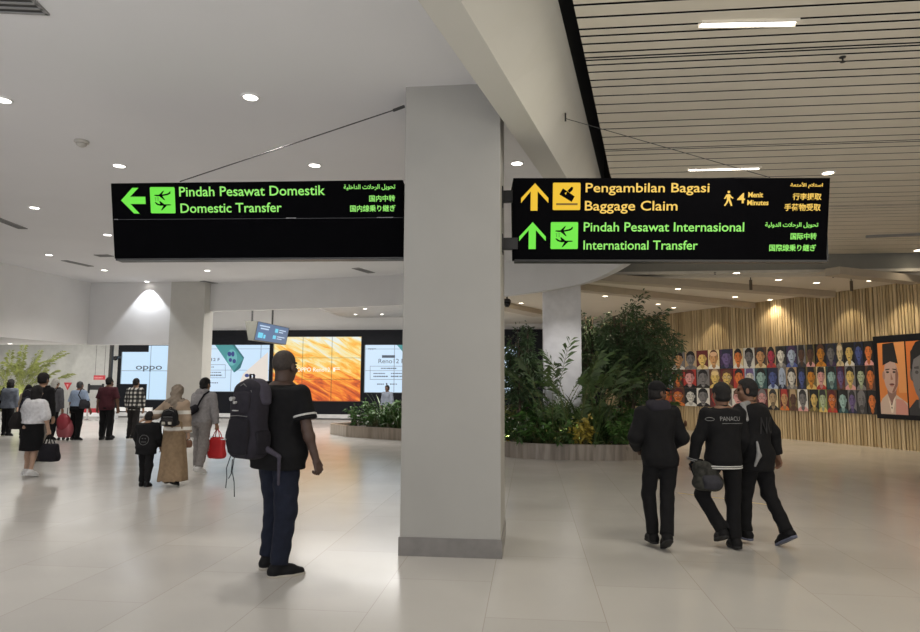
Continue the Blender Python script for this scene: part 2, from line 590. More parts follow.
# far ceilings behind the bulkheads
structure(MB().prism([(-.2, 16.6), (14, 16.5), (14, 30), (-2.2, 30), (-2.2, 17.6)], 4.22, 4.3).build('ceiling_far_right', M_farceil), 'beige far ceiling above the planted corner', 'ceiling')
structure(MB().box(-8.2, -2.2, 19.2, 30, 4.52, 4.6).build('ceiling_far_left', plain('pale_far_ceiling', (.62, .62, .62), .8)), 'pale ceiling in front of the advertising screens', 'ceiling')
structure(MB().box(-19, -8.25, 18.9, 30, 5.0, 5.1).build('ceiling_far_raised', M_ceil), 'pale raised ceiling left of the far step', 'ceiling')
structure(MB().box(-8.3, -8.2, 19.2, BACKY, 4.5, 5.6).build('wall_far_step', M_white), 'white step where the far ceiling rises', 'wall')
for i, (p0, p1) in enumerate([((640, 283), (836, 297)), ((640, 296), (757, 308)), ((840, 274), (925, 283)), ((505, 307), (548, 316))]):
    q0, q1 = on_z(*p0, 4.05), on_z(*p1, 4.05)
    if i == 1: q0 = q0 + (q0 - q1) * .8
    if i == 0: q0 = q0 + (q0 - q1) * .35
    d = (q1 - q0).normalized(); nn = Vector((-d.y, d.x, 0)) * (.35 if i < 3 else .6)
    structure(MB().prism([(q0.x, q0.y), (q1.x, q1.y), (q1.x + nn.x, q1.y + nn.y), (q0.x + nn.x, q0.y + nn.y)], 4.05, 4.22).build('trim_%d' % (i + 2), M_fin),
              ['long taupe ceiling fin nearest the slatted ceiling', 'taupe ceiling fin behind the tall tree', 'short taupe ceiling fin at the right end of the wood wall', 'taupe ceiling fin beside the dome camera'][i], 'fin')

# pillar
pil = empty('pillar', (-.755, 6.80, 0))
PW, PD = .955, .95
tag(pil, 'big pale plastered square pillar standing between the two hanging signs', 'pillar', kind='structure')
MB().box(-PW / 2, PW / 2, -PD / 2, PD / 2, .16, CEIL + .05).build('shaft', M_pillar, pil, bevel=.006)
MB().box(-PW / 2 - .012, PW / 2 + .012, -PD / 2 - .012, PD / 2 + .012, 0, .17).build('skirting', M_skirt, pil)
pc = empty('pillar', (.76, 16.05, 0))
tag(pc, 'white column rising out of the big planter', 'pillar', kind='structure')
MB().box(-.44, .44, -.44, .44, .3, CEIL).build('shaft', plain('white_column', (.76, .76, .79), .6), pc, bevel=.006)
pl = empty('pillar', (-10.15, 18.9, 0))
tag(pl, 'pale square pillar at the left beside the logo screen', 'pillar', kind='structure')
MB().box(-.55, .52, -.28, .28, .12, CEIL).build('shaft', plain('beige_plaster', (.58, .57, .53), .7, var=.02), pl)
MB().box(-.56, .53, -.29, .29, 0, .13).build('skirting', M_skirt, pl)

# left block with its soffit, recess walls
structure(MB().box(-27, -13.3, -6, 18.64, 2.72, CEIL + .2).build('wall_left', M_white), 'white upper wall block on the left above the side bay', 'wall')
structure(MB().box(-13.3, -10.7, 18.64, 18.9, 2.72, CEIL + .2).build('wall_back_left', M_white), 'white bulkhead wall above the logo screen with a bright scallop of light', 'wall')
structure(MB().box(-27, -18.85, BACKY, BACKY + .2, 0, 5).build('wall_recess', plain('pale_recess_wall', (.52, .52, .50), .7)), 'pale grey wall of the side bay behind the travellers', 'wall')
structure(MB().box(-19.0, 5, BACKY + .25, BACKY + .4, 0, 6).build('wall_back', M_white), 'pale back wall above the black screen wall', 'wall')
structure(MB().box(-27, -26.8, -6, 29, 0, 4.5).build('wall_far_left', M_white), 'pale far wall of the side bay', 'wall')
structure(MB().box(-27, -19, 18.7, 29, 5.0, 5.1).build('ceiling_side_bay', M_ceil), 'white ceiling of the side bay', 'ceiling')
structure(MB().box(-18.85, -17.25, BACKY, BACKY + .2, .22, 3.3).box(-17.25, 4.2, BACKY, BACKY + .2, .22, 3.95).build('wall_screens', M_black), 'black wall holding the advertising screens', 'wall')
structure(MB().box(-18.85, 4.2, BACKY - .06, BACKY + .1, .05, .22).build('baseboard_back', plain('white_baseboard', (.7, .7, .7), .5)), 'white baseboard below the black screen wall', 'baseboard')

# slatted wood wall, gently curved
WALL = smooth_line([(3.0, 29.0), (4.3, 26.6), (5.45, 24.66), (6.62, 22.75), (7.89, 20.63), (8.75, 19.2), (9.52, 17.57), (10.2, 15.6), (10.7, 13.0), (11.0, 9.0), (11.1, 3.0)], 8)
wl = np.array(WALL)
ws = np.concatenate([[0], np.cumsum(np.hypot(*np.diff(wl, axis=0).T))])


def wall_at(s):
    p = Vector((float(np.interp(s, ws, wl[:, 0])), float(np.interp(s, ws, wl[:, 1])), 0))
    q = Vector((float(np.interp(s + .05, ws, wl[:, 0])), float(np.interp(s + .05, ws, wl[:, 1])), 0))
    t = (q - p).normalized() if (q - p).length > 1e-5 else Vector((0, -1, 0))
    return p, t, Vector((t.y, -t.x, 0))


def wall_px(x, y=383):
    """run along the wood wall where the sight line through photo column x meets it"""
    d = ray(x, y)
    best = None
    for i in range(len(wl) - 1):
        a, c = wl[i], wl[i + 1]
        den = d.x * (c[1] - a[1]) - d.y * (c[0] - a[0])
        if abs(den) < 1e-9: continue
        u = (d.y * a[0] - d.x * a[1]) / den
        if 0 <= u <= 1: best = ws[i] + u * (ws[i + 1] - ws[i])
    return best


w = MB()
for i in range(len(wl) - 1):
    a, c = wl[i], wl[i + 1]
    w.face([(*a, 0), (*c, 0), (*c, 4.25), (*a, 4.25)], 0)
sv = .02
while sv < ws[-1] - .2:
    wd = rnd.choice([.05, .06, .07, .09]); gap = rnd.choice([.022, .028, .045])
    p, t, nn = wall_at(sv)
    o = nn * -1 if nn.dot(Vector((-1, -.3, 0))) < 0 else nn
    q = p + t * wd
    dp = .03
    w.add([(*(p).xy, 0), (*(q).xy, 0), (*(q + o * dp).xy, 0), (*(p + o * dp).xy, 0), (*(p).xy, 4.25), (*(q).xy, 4.25), (*(q + o * dp).xy, 4.25), (*(p + o * dp).xy, 4.25)],
          [(0, 1, 5, 4), (1, 2, 6, 5), (2, 3, 7, 6), (3, 0, 4, 7), (4, 5, 6, 7)], rnd.choice([1, 1, 2, 3]))
    sv += wd + gap


def wood(name, c):
    m, N, L, B = nt_new(name)
    tc = N.new('ShaderNodeTexCoord'); mp = N.new('ShaderNodeMapping'); mp.inputs['Scale'].default_value = (9, 9, .7)
    no = N.new('ShaderNodeTexNoise'); no.inputs['Scale'].default_value = 3; no.inputs['Detail'].default_value = 6
    rp = N.new('ShaderNodeValToRGB')
    rp.color_ramp.elements[0].position = .3; rp.color_ramp.elements[0].color = (*[v * .78 for v in c], 1)
    rp.color_ramp.elements[1].position = .7; rp.color_ramp.elements[1].color = (*[v * 1.15 for v in c], 1)
    L.new(tc.outputs['Object'], mp.inputs['Vector']); L.new(mp.outputs['Vector'], no.inputs['Vector']); L.new(no.outputs['Fac'], rp.inputs['Fac'])
    L.new(rp.outputs['Color'], B.inputs['Base Color']); B.inputs['Roughness'].default_value = .5
    return m


structure(w.build('wall_right', [wood('wood_backing', (.20, .14, .07)), wood('oak_batten', (.54, .42, .245)), wood('pale_oak_batten', (.62, .49, .30)), wood('brown_oak_batten', (.43, .32, .175))]),
          'curved wall of vertical oak battens behind the portraits', 'wall')
# added metallic strip imitating a thin light reflection on the floor
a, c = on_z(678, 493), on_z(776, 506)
structure(MB().tube([a + Vector((0, 0, -.008)), (a + c) / 2 + Vector((0, .03, -.008)), c + Vector((0, 0, -.008))], .014, 6).build('trim_8', plain('brass_inlay', (.85, .68, .32), .3, 1.0)), 'thin strip added for a light reflection on the floor behind the three men', 'trim')

# ================================================================ ceiling fittings
M_lamp = glow('lit_lamp_lens', (1, .95, .86), 9.0)
M_lampwarm = glow('warm_lit_lamp_lens', (1, .86, .62), 9.0)


def downlight(px, py, z, label, group, power, r=.095, warm=False, size=125):
    p = on_z(px, py, z)
    e = empty('ceiling_downlight', (p.x, p.y, z), 0, label, 'ceiling light', group)
    MB().lathe([(r * .78, .01), (r * .8, -.012), (r, -.012), (r * 1.05, -.002), (r * 1.05, .01)], 20).build('trim_ring', M_white, e)
    MB().lathe([(r * .78, -.004), (r * .5, -.010), (.002, -.012)], 20).build('lens', M_lampwarm if warm else M_lamp, e, smooth=True)
    if power: spot('lamp', (p.x, p.y, z - .03), power, (1, .84, .62) if warm else (1, .94, .86), size)
    return e


for (px, py, lb) in [
        (3, 99.7, 'round recessed downlight at the left edge of the photo, high in the white ceiling'),
        (250.6, 96.8, 'largest round downlight in the white ceiling above the domestic transfer sign'),
        (119.3, 165.5, 'round downlight in the white ceiling just above the left end of the domestic transfer sign'),
        (314.6, 165, 'round downlight in the white ceiling just above the middle of the domestic transfer sign'),
        (34.5, 207.5, 'round downlight in the white ceiling left of the domestic transfer sign'),
        (107.5, 234.6, 'round downlight half hidden by the left end of the domestic transfer sign'),
        (49, 254.7, 'round downlight in the white ceiling near the upper wall block on the left'),
        (104.4, 270, 'round downlight in the white ceiling between the two slot vents and the bright wall scallop'),
        (207.3, 270.4, 'round downlight in the white ceiling below the domestic transfer sign'),
        (517, 163, 'round downlight in the white ceiling between the pillar and the beam')]:
    downlight(px, py, CEIL, lb, 'downlights in the white ceiling', 150)
e = downlight(146.7, 281.5, CEIL, 'round downlight throwing a bright scallop on the wall above the logo screen', 'downlights in the white ceiling', 0)
p = e.location
spot('wall_washer', (p.x, 18.38, CEIL - .02), 120, (.92, .95, 1), 84, .3, (p.x, 18.62, 3.2), .02)

fr = [(736.5, 272.8, 'in the beige ceiling touching the pale strip, above the portraits'), (778.5, 279.5, 'in the beige ceiling, middle of the three nearest the slatted ceiling'),
      (816.5, 282.6, 'in the beige ceiling between the two hanging cylinders'), (602, 277.4, 'in the beige ceiling just under the left half of the baggage sign'),
      (632, 281.7, 'in the beige ceiling above the tall tree top'), (678, 288.6, 'in the beige ceiling right of the tall tree top'), (735, 296.6, 'in the beige ceiling above the left portraits'),
      (770, 299.6, 'in the beige ceiling close to the wood wall top'), (658, 304, 'in the beige ceiling peeping past the right side of the tall tree'),
      (673.8, 307.5, 'in the beige ceiling lowest beside the tree crown'), (605, 296, 'in the beige ceiling seen through the tree crown'), (870, 280.4, 'small one at the far right of the beige ceiling'),
      (521, 303, 'in the far ceiling between pillar and planter column'), (537.5, 316, 'in the far ceiling brightest beside the planter column')]
for (px, py, lb) in fr:
    downlight(px, py, 4.22, 'round warm downlight ' + lb, 'downlights in the beige far ceiling', 90, .1, True)
for (px, py, lb) in [(365, 308.7, 'nearest in the pale ceiling before the screens'), (355.5, 314.2, 'left far one in the pale ceiling before the screens'), (382, 314, 'right far one in the pale ceiling before the screens')]:
    downlight(px, py, 4.52, 'small round downlight ' + lb, 'downlights before the screens', 40, .1)
spot('planter_lamp', (.55, 12.6, CEIL - .05), 260, (1, .97, .95), 42, .9, (.9, 15.7, 1.45), .06)  # added spot with no fitting, hidden by the sign, brightens the white column
downlight(10, 343.5, 2.72, 'round downlight under the left wall block above the travellers', 'downlights under the left wall block', 60, .1)
downlight(828, 172.6, SLAT, 'bright round downlight in the slatted ceiling above the right end of the baggage sign', 'downlights in the slatted ceiling', 30, .1, True)
downlight(826.5, 257.5, SLAT - .0, 'round downlight in the slatted ceiling at the lower right corner of the baggage sign', 'downlights in the slatted ceiling', 15, .13, True)
downlight(919, 250, SLAT, 'round downlight in the slatted ceiling at the right edge of the photo', 'downlights in the slatted ceiling', 15, .13, True)

for (x0, x1, yy, lb) in [(702, 795, 22.7, 'long bright linear lamp in the slatted ceiling, upper one'), (690, 759, 168.3, 'long bright linear lamp in the slatted ceiling just above the baggage sign')]:
    a, c = on_z(x0, yy + .8, SLAT), on_z(x1, yy - .8, SLAT)
    e = empty('linear_lamp', (a + c) / 2, math.atan2(c.y - a.y, c.x - a.x), lb, 'ceiling light', 'linear lamps in the slatted ceiling')
    L_ = (c - a).length / 2
    MB().box(-L_, L_, -.035, .035, -.012, .0).build('diffuser', M_lamp, e)
    MB().box(-L_ - .02, L_ + .02, -.055, -.035, -.02, .02).box(-L_ - .02, L_ + .02, .035, .055, -.02, .02).build('housing', M_slat, e)
    area_light('linear_lamp_light', ((a + c) / 2) + Vector((0, 0, -.03)), L_ * 2, 45, (1, .93, .8), size_y=.07)


def vent(px, py, z, w, d, rot, lb):
    vent_at(on_z(px, py, z), w, d, R(rot), lb)


def vent_at(p, w, d, rot, lb):
    e = empty('air_vent', p, rot, lb, 'vent', 'air vents in the white ceiling')
    m = MB().box(-w / 2, w / 2, -d / 2, d / 2, -.006, .004)
    m.build('backing', M_dark, e)
    m = MB()
    for k in range(4):
        yy = -d / 2 + d * k / 3
        m.box(-w / 2 - .02, w / 2 + .02, yy - .012, yy + .012, -.014, .0)
    m.box(-w / 2 - .03, -w / 2, -d / 2 - .012, d / 2 + .012, -.014, 0).box(w / 2, w / 2 + .03, -d / 2 - .012, d / 2 + .012, -.014, 0)
    m.build('louvre_frame', plain('grey_vent_metal', (.28, .28, .28), .5), e)


def slot(a, c, d, lb):
    a, c = on_z(*a, CEIL), on_z(*c, CEIL)
    q = (a + c) / 2
    vent_at(q, (c - a).length, d, math.atan2(c.y - a.y, c.x - a.x), lb)


vent(5, 4, CEIL, .5, .22, 10, 'square louvred air vent at the top left corner of the photo')
slot((-4, 218), (22, 228), .16, 'slot air vent at the left edge of the white ceiling')
slot((65, 260.5), (90, 266), .16, 'slot air vent in the white ceiling left of the bright wall scallop')
vent(104, 255.5, CEIL, .3, .2, 0, 'small square air vent beside the left end of the domestic transfer sign')
slot((203, 281), (224, 284.6), .16, 'slot air vent at the top of the left pillar')
slot((356, 268), (371, 272.5), .2, 'short air vent in the white ceiling below the domestic transfer sign')
p = on_z(81.7, 141, CEIL)
sd = empty('smoke_detector', (p.x, p.y, CEIL), 0, 'round cream smoke detector on the white ceiling above the domestic transfer sign', 'smoke detector')
MB().lathe([(.085, 0), (.085, -.02), (.07, -.03)], 24).build('base', plain('detector_plastic', (.5, .48, .44), .5), sd, smooth=True)
MB().lathe([(.06, -.03), (.055, -.06), (.03, -.075), (.004, -.078)], 24).build('sensor_head', plain('detector_plastic', (.5, .48, .44), .5), sd, smooth=True)


def sprinkler(px, py, z, lb):
    p = on_z(px, py, z)
    e = empty('sprinkler', (p.x, p.y, z), 0, lb, 'sprinkler', 'sprinklers in the ceilings')
    MB().lathe([(.03, .0), (.03, -.006), (.008, -.009), (.008, -.045)], 12).build('pipe', M_dark, e)
    MB().lathe([(.022, -.045), (.022, -.052), (.004, -.054)], 12).build('deflector', M_dark, e)


sprinkler(842.5, 57, SLAT, 'small black sprinkler head under the slatted ceiling')
sprinkler(715, 272.4, 4.22, 'tiny sprinkler in the beige ceiling beside the pale strip, left one')
sprinkler(833, 275.5, 4.22, 'tiny sprinkler in the beige ceiling near the right hanging cylinder')
for px, py, lb in [(750.5, 277.5, 'small dark brown hanging cylinder in the beige ceiling, left one'), (851, 278.5, 'small dark brown hanging cylinder in the beige ceiling, right one')]:
    p = on_z(px, py, 4.22)
    e = empty('hanging_cylinder', (p.x, p.y, 4.22), 0, lb, 'ceiling fitting', 'hanging cylinders in the beige ceiling')
    MB().lathe([(.012, 0), (.012, -.06)], 10).build('stem', M_dark, e)
    MB().lathe([(.035, -.06), (.035, -.30), (.03, -.31)], 16).build('body', plain('brown_cylinder_metal', (.10, .075, .05), .5), e)
p = on_y(507, 309, 17.2)
e = empty('dome_camera', (p.x, p.y, 4.22), 0, 'black dome camera hanging under the far ceiling right of the big pillar', 'camera')
MB().tube([(0, 0, 0), (0, 0, -.42)], .02).build('stem', M_dark, e)
MB().lathe([(.07, -.4), (.10, -.44), (.10, -.50)], 20).build('housing', M_dark, e, smooth=True)
MB().lathe([(.095, -.5), (.08, -.57), (.045, -.61), (.004, -.62)], 20).build('dome', plain('black_glass', (.01, .01, .012), .1), e, smooth=True)
p0, p1 = on_z(866, 235.5, SLAT), on_z(925, 233, SLAT)
e = empty('lighting_track', p0, math.atan2(p1.y - p0.y, p1.x - p0.x), 'thin lighting track under the slatted ceiling at the right edge', 'lighting track')
MB().box(0, (p1 - p0).length, -.03, .03, -.05, 0).build('rail', plain('grey_vent_metal', (.28, .28, .28), .5), e)
MB().tube([(1.2, 0, -.05), (1.2, 0, -.28)], .015).build('drop_rod', M_dark, e)
# spots washing the portraits from the far ceiling
for px in (718, 790, 856, 912):
    sw = wall_px(px)
    p, t, nn = wall_at(sw)
    if nn.dot(Vector((-1, -.3, 0))) < 0: nn = -nn
    q = p + nn * .55
    spot('portrait_washer', (q.x, q.y, 4.18), 42, (1, .82, .54), 75, .5, (p.x + nn.x * .1, p.y + nn.y * .1, 2.0), .03)
# ================================================================ hanging signs
M_signblack = plain('black_sign_face', (.0018, .0018, .0026), .7, var=.1, spec=.03)
M_signedge = plain('sign_edge_metal', (.05, .05, .05), .35, .6)
G_green = glow('lit_green', (.13, .72, .035), 1.0)
G_greentxt = glow('lit_pale_green', (.26, .76, .12), 1.0)
G_yellow = glow('lit_yellow', (.78, .47, .006), 1.0)
G_yellowtxt = glow('lit_pale_yellow', (.84, .54, .09), 1.0)

AR = {'a': 'FE8D FE8E', 'A': 'FE83 FE84', 't': 'FE95 FE96 FE97 FE98', 'T': 'FE93 FE94', 'H': 'FEA1 FEA2 FEA3 FEA4', 'x': 'FEA5 FEA6 FEA7 FEA8', 'd': 'FEA9 FEAA', 'r': 'FEAD FEAE', 's': 'FEB1 FEB2 FEB3 FEB4',
      'E': 'FEC9 FECA FECB FECC', 'l': 'FEDD FEDE FEDF FEE0', 'm': 'FEE1 FEE2 FEE3 FEE4', 'w': 'FEED FEEE', 'y': 'FEF1 FEF2 FEF3 FEF4', '1': 'FEFB FEFC', '2': 'FEF7 FEF8'}


def arabic(word):
    """join the letters of each word and lay them out right to left"""
    out = []
    for wd in word.split(' '):
        g = []
        prev = False
        for i, ch in enumerate(wd):
            fm = AR[ch].split()
            nxt = i < len(wd) - 1
            dual = len(fm) == 4
            if prev: k = 3 if (dual and nxt) else 1
            else: k = 2 if (dual and nxt) else 0
            g.append(chr(int(fm[k], 16)))
            prev = dual
        out.append(''.join(reversed(g)))
    return ' '.join(reversed(out))


class SignFace:
    """maps photo points of a sign face onto the leaning face of a wedge-shaped sign box (local x along, y depth, z up)"""
    def __init__(s, root, L, Hs, tilt, x0, x1, yt0, yt1, h0, h1):
        s.root = root; s.L = L; s.H = Hs; s.t = tilt
        s.x0, s.x1, s.yt0, s.yt1, s.h0, s.h1 = x0, x1, yt0, yt1, h0, h1

    def uv(s, px, py):
        u = (px - s.x0) / (s.x1 - s.x0)
        top = s.yt0 + (s.yt1 - s.yt0) * u
        h = s.h0 + (s.h1 - s.h0) * u
        return u * s.L, -(py - top) / h * s.H

    def put(s, u, v, off=.004):
        # face leans: top edge nearer the viewer (−y)
        return Vector((u, -s.t * (1 + v / s.H) - off, v))

    def poly(s, name, polys, mat, parent, off=.005):
        m = MB()
        for pts in polys:
            q = [s.put(*s.uv(*p), off) for p in pts]
            m.face(q)
        return m.build(name, mat, parent)

    def text(s, name, items, mat, parent):
        for (body, x0, x1, base, caph, bold) in items:
            m = MB()
            vs, fs = text_mesh(body, None, None, bold=bold)
            u0, v0 = s.uv(x0, base); u1, _ = s.uv(x1, base); _, v1 = s.uv(x0, base - caph)
            sx = (u1 - u0) / max(1e-6, vs[:, 0].max())
            ink = vs[:, 1].max() if any(ord(c) > 0x2000 for c in body) else .69
            low = vs[:, 1].min() if any(ord(c) > 0x2000 for c in body) else 0
            sy = (v1 - v0) / (ink - low)
            du = s.uv(x1, base)[1]
            m.add([s.put(u0 + a * sx, v0 + (b - low) * sy, .004 + c) for a, b, c in vs], fs)
            m.build(name, mat, parent)


def make_sign(pTL, pTR, Hs, tilt, label, px):
    a = Vector(pTL) + Vector((0, tilt, 0)); d = Vector((pTR[0] - pTL[0], pTR[1] - pTL[1], 0))
    L_ = d.length
    e = empty('hanging_sign', a, math.atan2(d.y, d.x), label, 'sign')
    sec = [(-tilt, 0), (0, -Hs), (.10, -Hs), (.10 + tilt, 0)]
    m = MB()
    vs = [Vector((0, y, z)) for y, z in sec] + [Vector((L_, y, z)) for y, z in sec]
    m.add(vs, [(0, 1, 2, 3), (7, 6, 5, 4), (0, 4, 5, 1), (1, 5, 6, 2), (2, 6, 7, 3), (3, 7, 4, 0)])
    m.build('box', M_signblack, e, bevel=.004)
    r = MB()
    r.box(.02, L_ + .005, -.012, .115, -Hs - .022, -Hs - .002)
    r.box(L_, L_ + .018, -.01, .11, -Hs, -.01)
    r.build('edge_rail', M_signedge, e)
    return e, SignFace(e, L_, Hs, tilt, *px)


# positions on the two wedge boxes: top edge leans towards the viewer
A, Bp = on_y(110, 183.3, 6.42), on_y(402, 179.6, 6.58)
zt = (A.z + Bp.z) / 2
s1, F1 = make_sign((A.x, A.y, A.z), (Bp.x, Bp.y, A.z), .785, .15, 'black hanging sign with a lit green left arrow for domestic transfer, left of the pillar', (110, 402, 183.3, 179.6, 77, 77.6))
F1.poly('arrow', [[(120, 200.8), (132, 188), (138.4, 188), (129.5, 197), (129.5, 204.4), (138.4, 214.1), (132.7, 214.1)], [(129.5, 197), (145, 197), (145, 204.4), (129.5, 204.4)]], G_green, s1)


def square(F, x0, y0, x1, y1, mat, root, r=1.2):
    pts = []
    for cx, cy, a0 in [(x1 - r, y0 + r, -90), (x1 - r, y1 - r, 0), (x0 + r, y1 - r, 90), (x0 + r, y0 + r, 180)]:
        pts += [(cx + r * math.cos(R(a0 + t)), cy + r * math.sin(R(a0 + t))) for t in (0, 30, 60, 90)]
    return F.poly('pictogram', [pts], mat, root)


def planes(F, x0, y0, s, root):
    P = lambda q: [(x0 + a * s, y0 + b * s) for a, b in q]
    up = [[(.16, .34), (.20, .31), (.44, .31), (.66, .27), (.80, .22), (.83, .25), (.72, .32), (.5, .36), (.30, .37)],
          [(.36, .31), (.52, .16), (.57, .15), (.48, .31)], [(.36, .36), (.50, .36), (.60, .52), (.56, .52)], [(.70, .28), (.80, .18), (.84, .18), (.78, .28)]]
    dn = [[(.18, .62), (.21, .60), (.32, .67), (.46, .69), (.78, .69), (.84, .71), (.80, .73), (.40, .75), (.26, .71)],
          [(.40, .69), (.36, .57), (.41, .57), (.56, .69)], [(.52, .74), (.42, .93), (.46, .93), (.66, .74)]]
    F.poly('aeroplane_symbol', [P(q) for q in up], M_signblack, root, .008)
    F.poly('aeroplane_symbol', [P(q) for q in dn], M_signblack, root, .008)
    F.poly('people_symbol', [P(q) for q in [[(.19, .42), (.25, .42), (.25, .45), (.19, .45)], [(.21, .46), (.235, .46), (.235, .56), (.21, .56)], [(.29, .42), (.35, .42), (.35, .45), (.29, .45)], [(.305, .46), (.33, .46), (.33, .56), (.305, .56)]]], plain('dim_green', (.06, .35, .03), .5), root, .008)


sq = square(F1, 149.9, 187.2, 175.1, 213.8, G_green, s1)
planes(F1, 149.9, 187.2, 25.4, sq)
F1.text('lettering', [('Pindah Pesawat Domestik', 179.5, 325.4, 196.6, 9.6, .006), ('Domestic Transfer', 180.2, 282, 213.2, 9.4, .006)], G_greentxt, s1)
F1.text('small_lettering', [(arabic('tHwyl alrH1t aldaxlyT'), 344, 394.7, 190.5, 6, .012), ('国内中转', 369, 394.3, 201.6, 6.4, .012), ('国内線乗り継ぎ', 350, 394.7, 211.8, 6.6, .012)], G_greentxt, s1)
F1.poly('panel_seam', [[(110.5, 220.1), (402, 217.3), (402, 217.7), (110.5, 220.6)]], plain('grey_seam', (.035, .035, .04), .4), s1)
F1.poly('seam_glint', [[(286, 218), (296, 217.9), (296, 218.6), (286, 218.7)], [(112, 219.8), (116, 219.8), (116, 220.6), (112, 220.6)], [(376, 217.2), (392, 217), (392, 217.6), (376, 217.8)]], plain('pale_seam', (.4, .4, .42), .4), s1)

A, Bp = on_y(512, 178, 6.58), on_y(829, 178, 6.86)
s2, F2 = make_sign((A.x, A.y, A.z), (Bp.x, Bp.y, A.z), .815, .15, 'black hanging sign with yellow baggage claim and green international transfer lines, right of the pillar', (512, 829, 178, 178, 81.3, 82.3))
F2.poly('arrow', [[(534, 183.3), (547.6, 198), (547.6, 203), (536.7, 191.4), (529.7, 191.4), (520, 203), (520, 198)], [(529.7, 191), (536.7, 191), (536.7, 210.6), (529.7, 210.6)]], G_yellow, s2)
F2.poly('arrow', [[(532, 222), (545.4, 236.5), (545.4, 241), (535.3, 230), (528, 230), (518.4, 241), (518.4, 236.5)], [(528, 229.6), (535.3, 229.6), (535.3, 249), (528, 249)]], G_green, s2)
sq = square(F2, 552, 182.8, 579.8, 210, G_yellow, s2)
F2.poly('suitcase_symbol', [[(562, 188.5), (574, 196.5), (571, 202), (558.5, 194.5)]], M_signblack, sq, .008)
F2.poly('handle_symbol', [[(566.5, 191), (570.5, 187), (572.5, 187.6), (571.8, 190.2), (569, 193)]], M_signblack, sq, .008)
F2.poly('tag_symbol', [[(563.8, 193.2), (566, 192.4), (565, 195)]], G_yellow, sq, .010)
F2.poly('conveyor_symbol', [[(555.5, 203.2), (577, 203.2), (577, 205.2), (555.5, 205.2)]], plain('dark_ochre', (.22, .13, .005), .5), sq, .008)
sq = square(F2, 550.3, 222, 578, 249, G_green, s2)
planes(F2, 550.3, 222, 27.0, sq)
F2.text('lettering', [('Pengambilan Bagasi', 585, 709, 192.2, 9.0, .006), ('Baggage Claim', 584.5, 677.5, 210.3, 9.4, .006)], G_yellowtxt, s2)
F2.text('lettering', [('Pindah Pesawat Internasional', 583.7, 745, 231.2, 9, .006), ('International Transfer', 583.7, 699, 249.4, 9, .006)], G_greentxt, s2)
F2.text('small_lettering', [('4', 737, 744.8, 203.2, 9.8, .01), ('Menit', 748, 762.7, 197.4, 5, .015), ('Minutes', 747.3, 768.4, 205.2, 5, .015), (arabic('ast1m a2mtET'), 789.6, 821.7, 188.6, 5.8, .012),
                           ('行李提取', 792.3, 820.8, 200.2, 6.8, .012), ('手荷物受取', 784.5, 820.5, 211, 7.2, .012)], G_yellowtxt, s2)
F2.text('small_lettering', [(arabic('tHwyl alrH1t aldwlyT'), 766, 819, 228.2, 5.8, .012), ('国际中转', 791.8, 817.7, 239.8, 6.7, .012), ('国際線乗り継ぎ', 771, 817.7, 251.4, 6.8, .012)], G_greentxt, s2)
cx, cy = 728.4, 192.2
F2.poly('walking_figure', [[(cx - 1.3 * math.cos(t), cy - 1.3 * math.sin(t)) for t in [k * math.pi / 5 for k in range(10)]],
                           [(726.2, 194.6), (729.6, 194.3), (730.2, 199.6), (726.8, 200.2)], [(726.2, 194.6), (727, 196.2), (724.8, 199.3), (723.8, 198.7)], [(729.6, 194.3), (731.4, 196.8), (733.3, 198), (732.7, 199), (730.2, 197.6), (729, 196)],
                           [(726.8, 199.8), (728.8, 200), (727.6, 203), (725.2, 206.2), (723.9, 205.6), (726, 202.4)], [(728.2, 199.8), (730.2, 199.6), (731.4, 202.4), (732.4, 205.8), (730.9, 206.2), (729.6, 203.2)]], G_yellowtxt, s2)


def strut(name, pts, r, label, mat=None):
    return tag(MB().tube(pts, r, 6).build(name, mat or M_dark), label, 'cable')


strut('sign_cable', [on_y(404.5, 106.5, 6.30), on_y(180, 181.5, 6.40)], .006, 'thin steel cable from the pillar down to the domestic transfer sign')
tag(MB().tube([on_y(404.8, 106.2, 6.315), on_y(393, 110.6, 6.315)], .016, 8).build('turnbuckle', M_dark), 'dark turnbuckle where the sign cable meets the pillar', 'turnbuckle')
# cable of the baggage sign is anchored in the beam's right face
dB = Vector((BR[1][0] - BR[0][0], BR[1][1] - BR[0][1], 0)).normalized(); nB = Vector((dB.y, -dB.x, 0))
d = ray(565.5, 118.5); _a, _b, _c = Vector((*along(BR, 0), SOFFIT)), Vector((*along(BR, 10), SOFFIT)), Vector((*along(tl, 5), 4.8))
nF = (_b - _a).cross(_c - _a).normalized()
pA = Vector((0, 0, EYE)) + d * ((_a - Vector((0, 0, EYE))).dot(nF) / d.dot(nF))
strut('sign_cable', [pA, on_y(770, 177.5, 6.66)], .0035, 'thin cable from the cream beam down to the baggage claim sign')
tag(MB().box(-.008, .008, -.004, .012, -.03, .06).build('cable_anchor', M_dark, None, pA + nB * .004, math.atan2(dB.y, dB.x)), 'small dark anchor plate on the cream beam', 'anchor')
for (sx, sy, lb) in [(-.295, 3.55, 'small dark bracket bolting the baggage sign to the pillar, upper one'), (-.295, 3.05, 'small dark bracket bolting the baggage sign to the pillar, lower one')]:
    tag(MB().box(0, .16, -.03, .03, -.06, .06).box(0, .012, -.06, .06, -.10, .10).build('sign_bracket', M_signedge, None, (-.277, 6.72, sy)), lb, 'bracket', 'brackets between pillar and baggage sign')
tag(MB().box(-.12, 0, -.03, .03, -.06, .06).box(-.012, 0, -.06, .06, -.10, .10).build('sign_bracket', M_signedge, None, (-1.233, 6.72, 3.3)), 'small dark bracket bolting the domestic sign to the pillar', 'bracket', 'brackets between pillar and domestic sign')

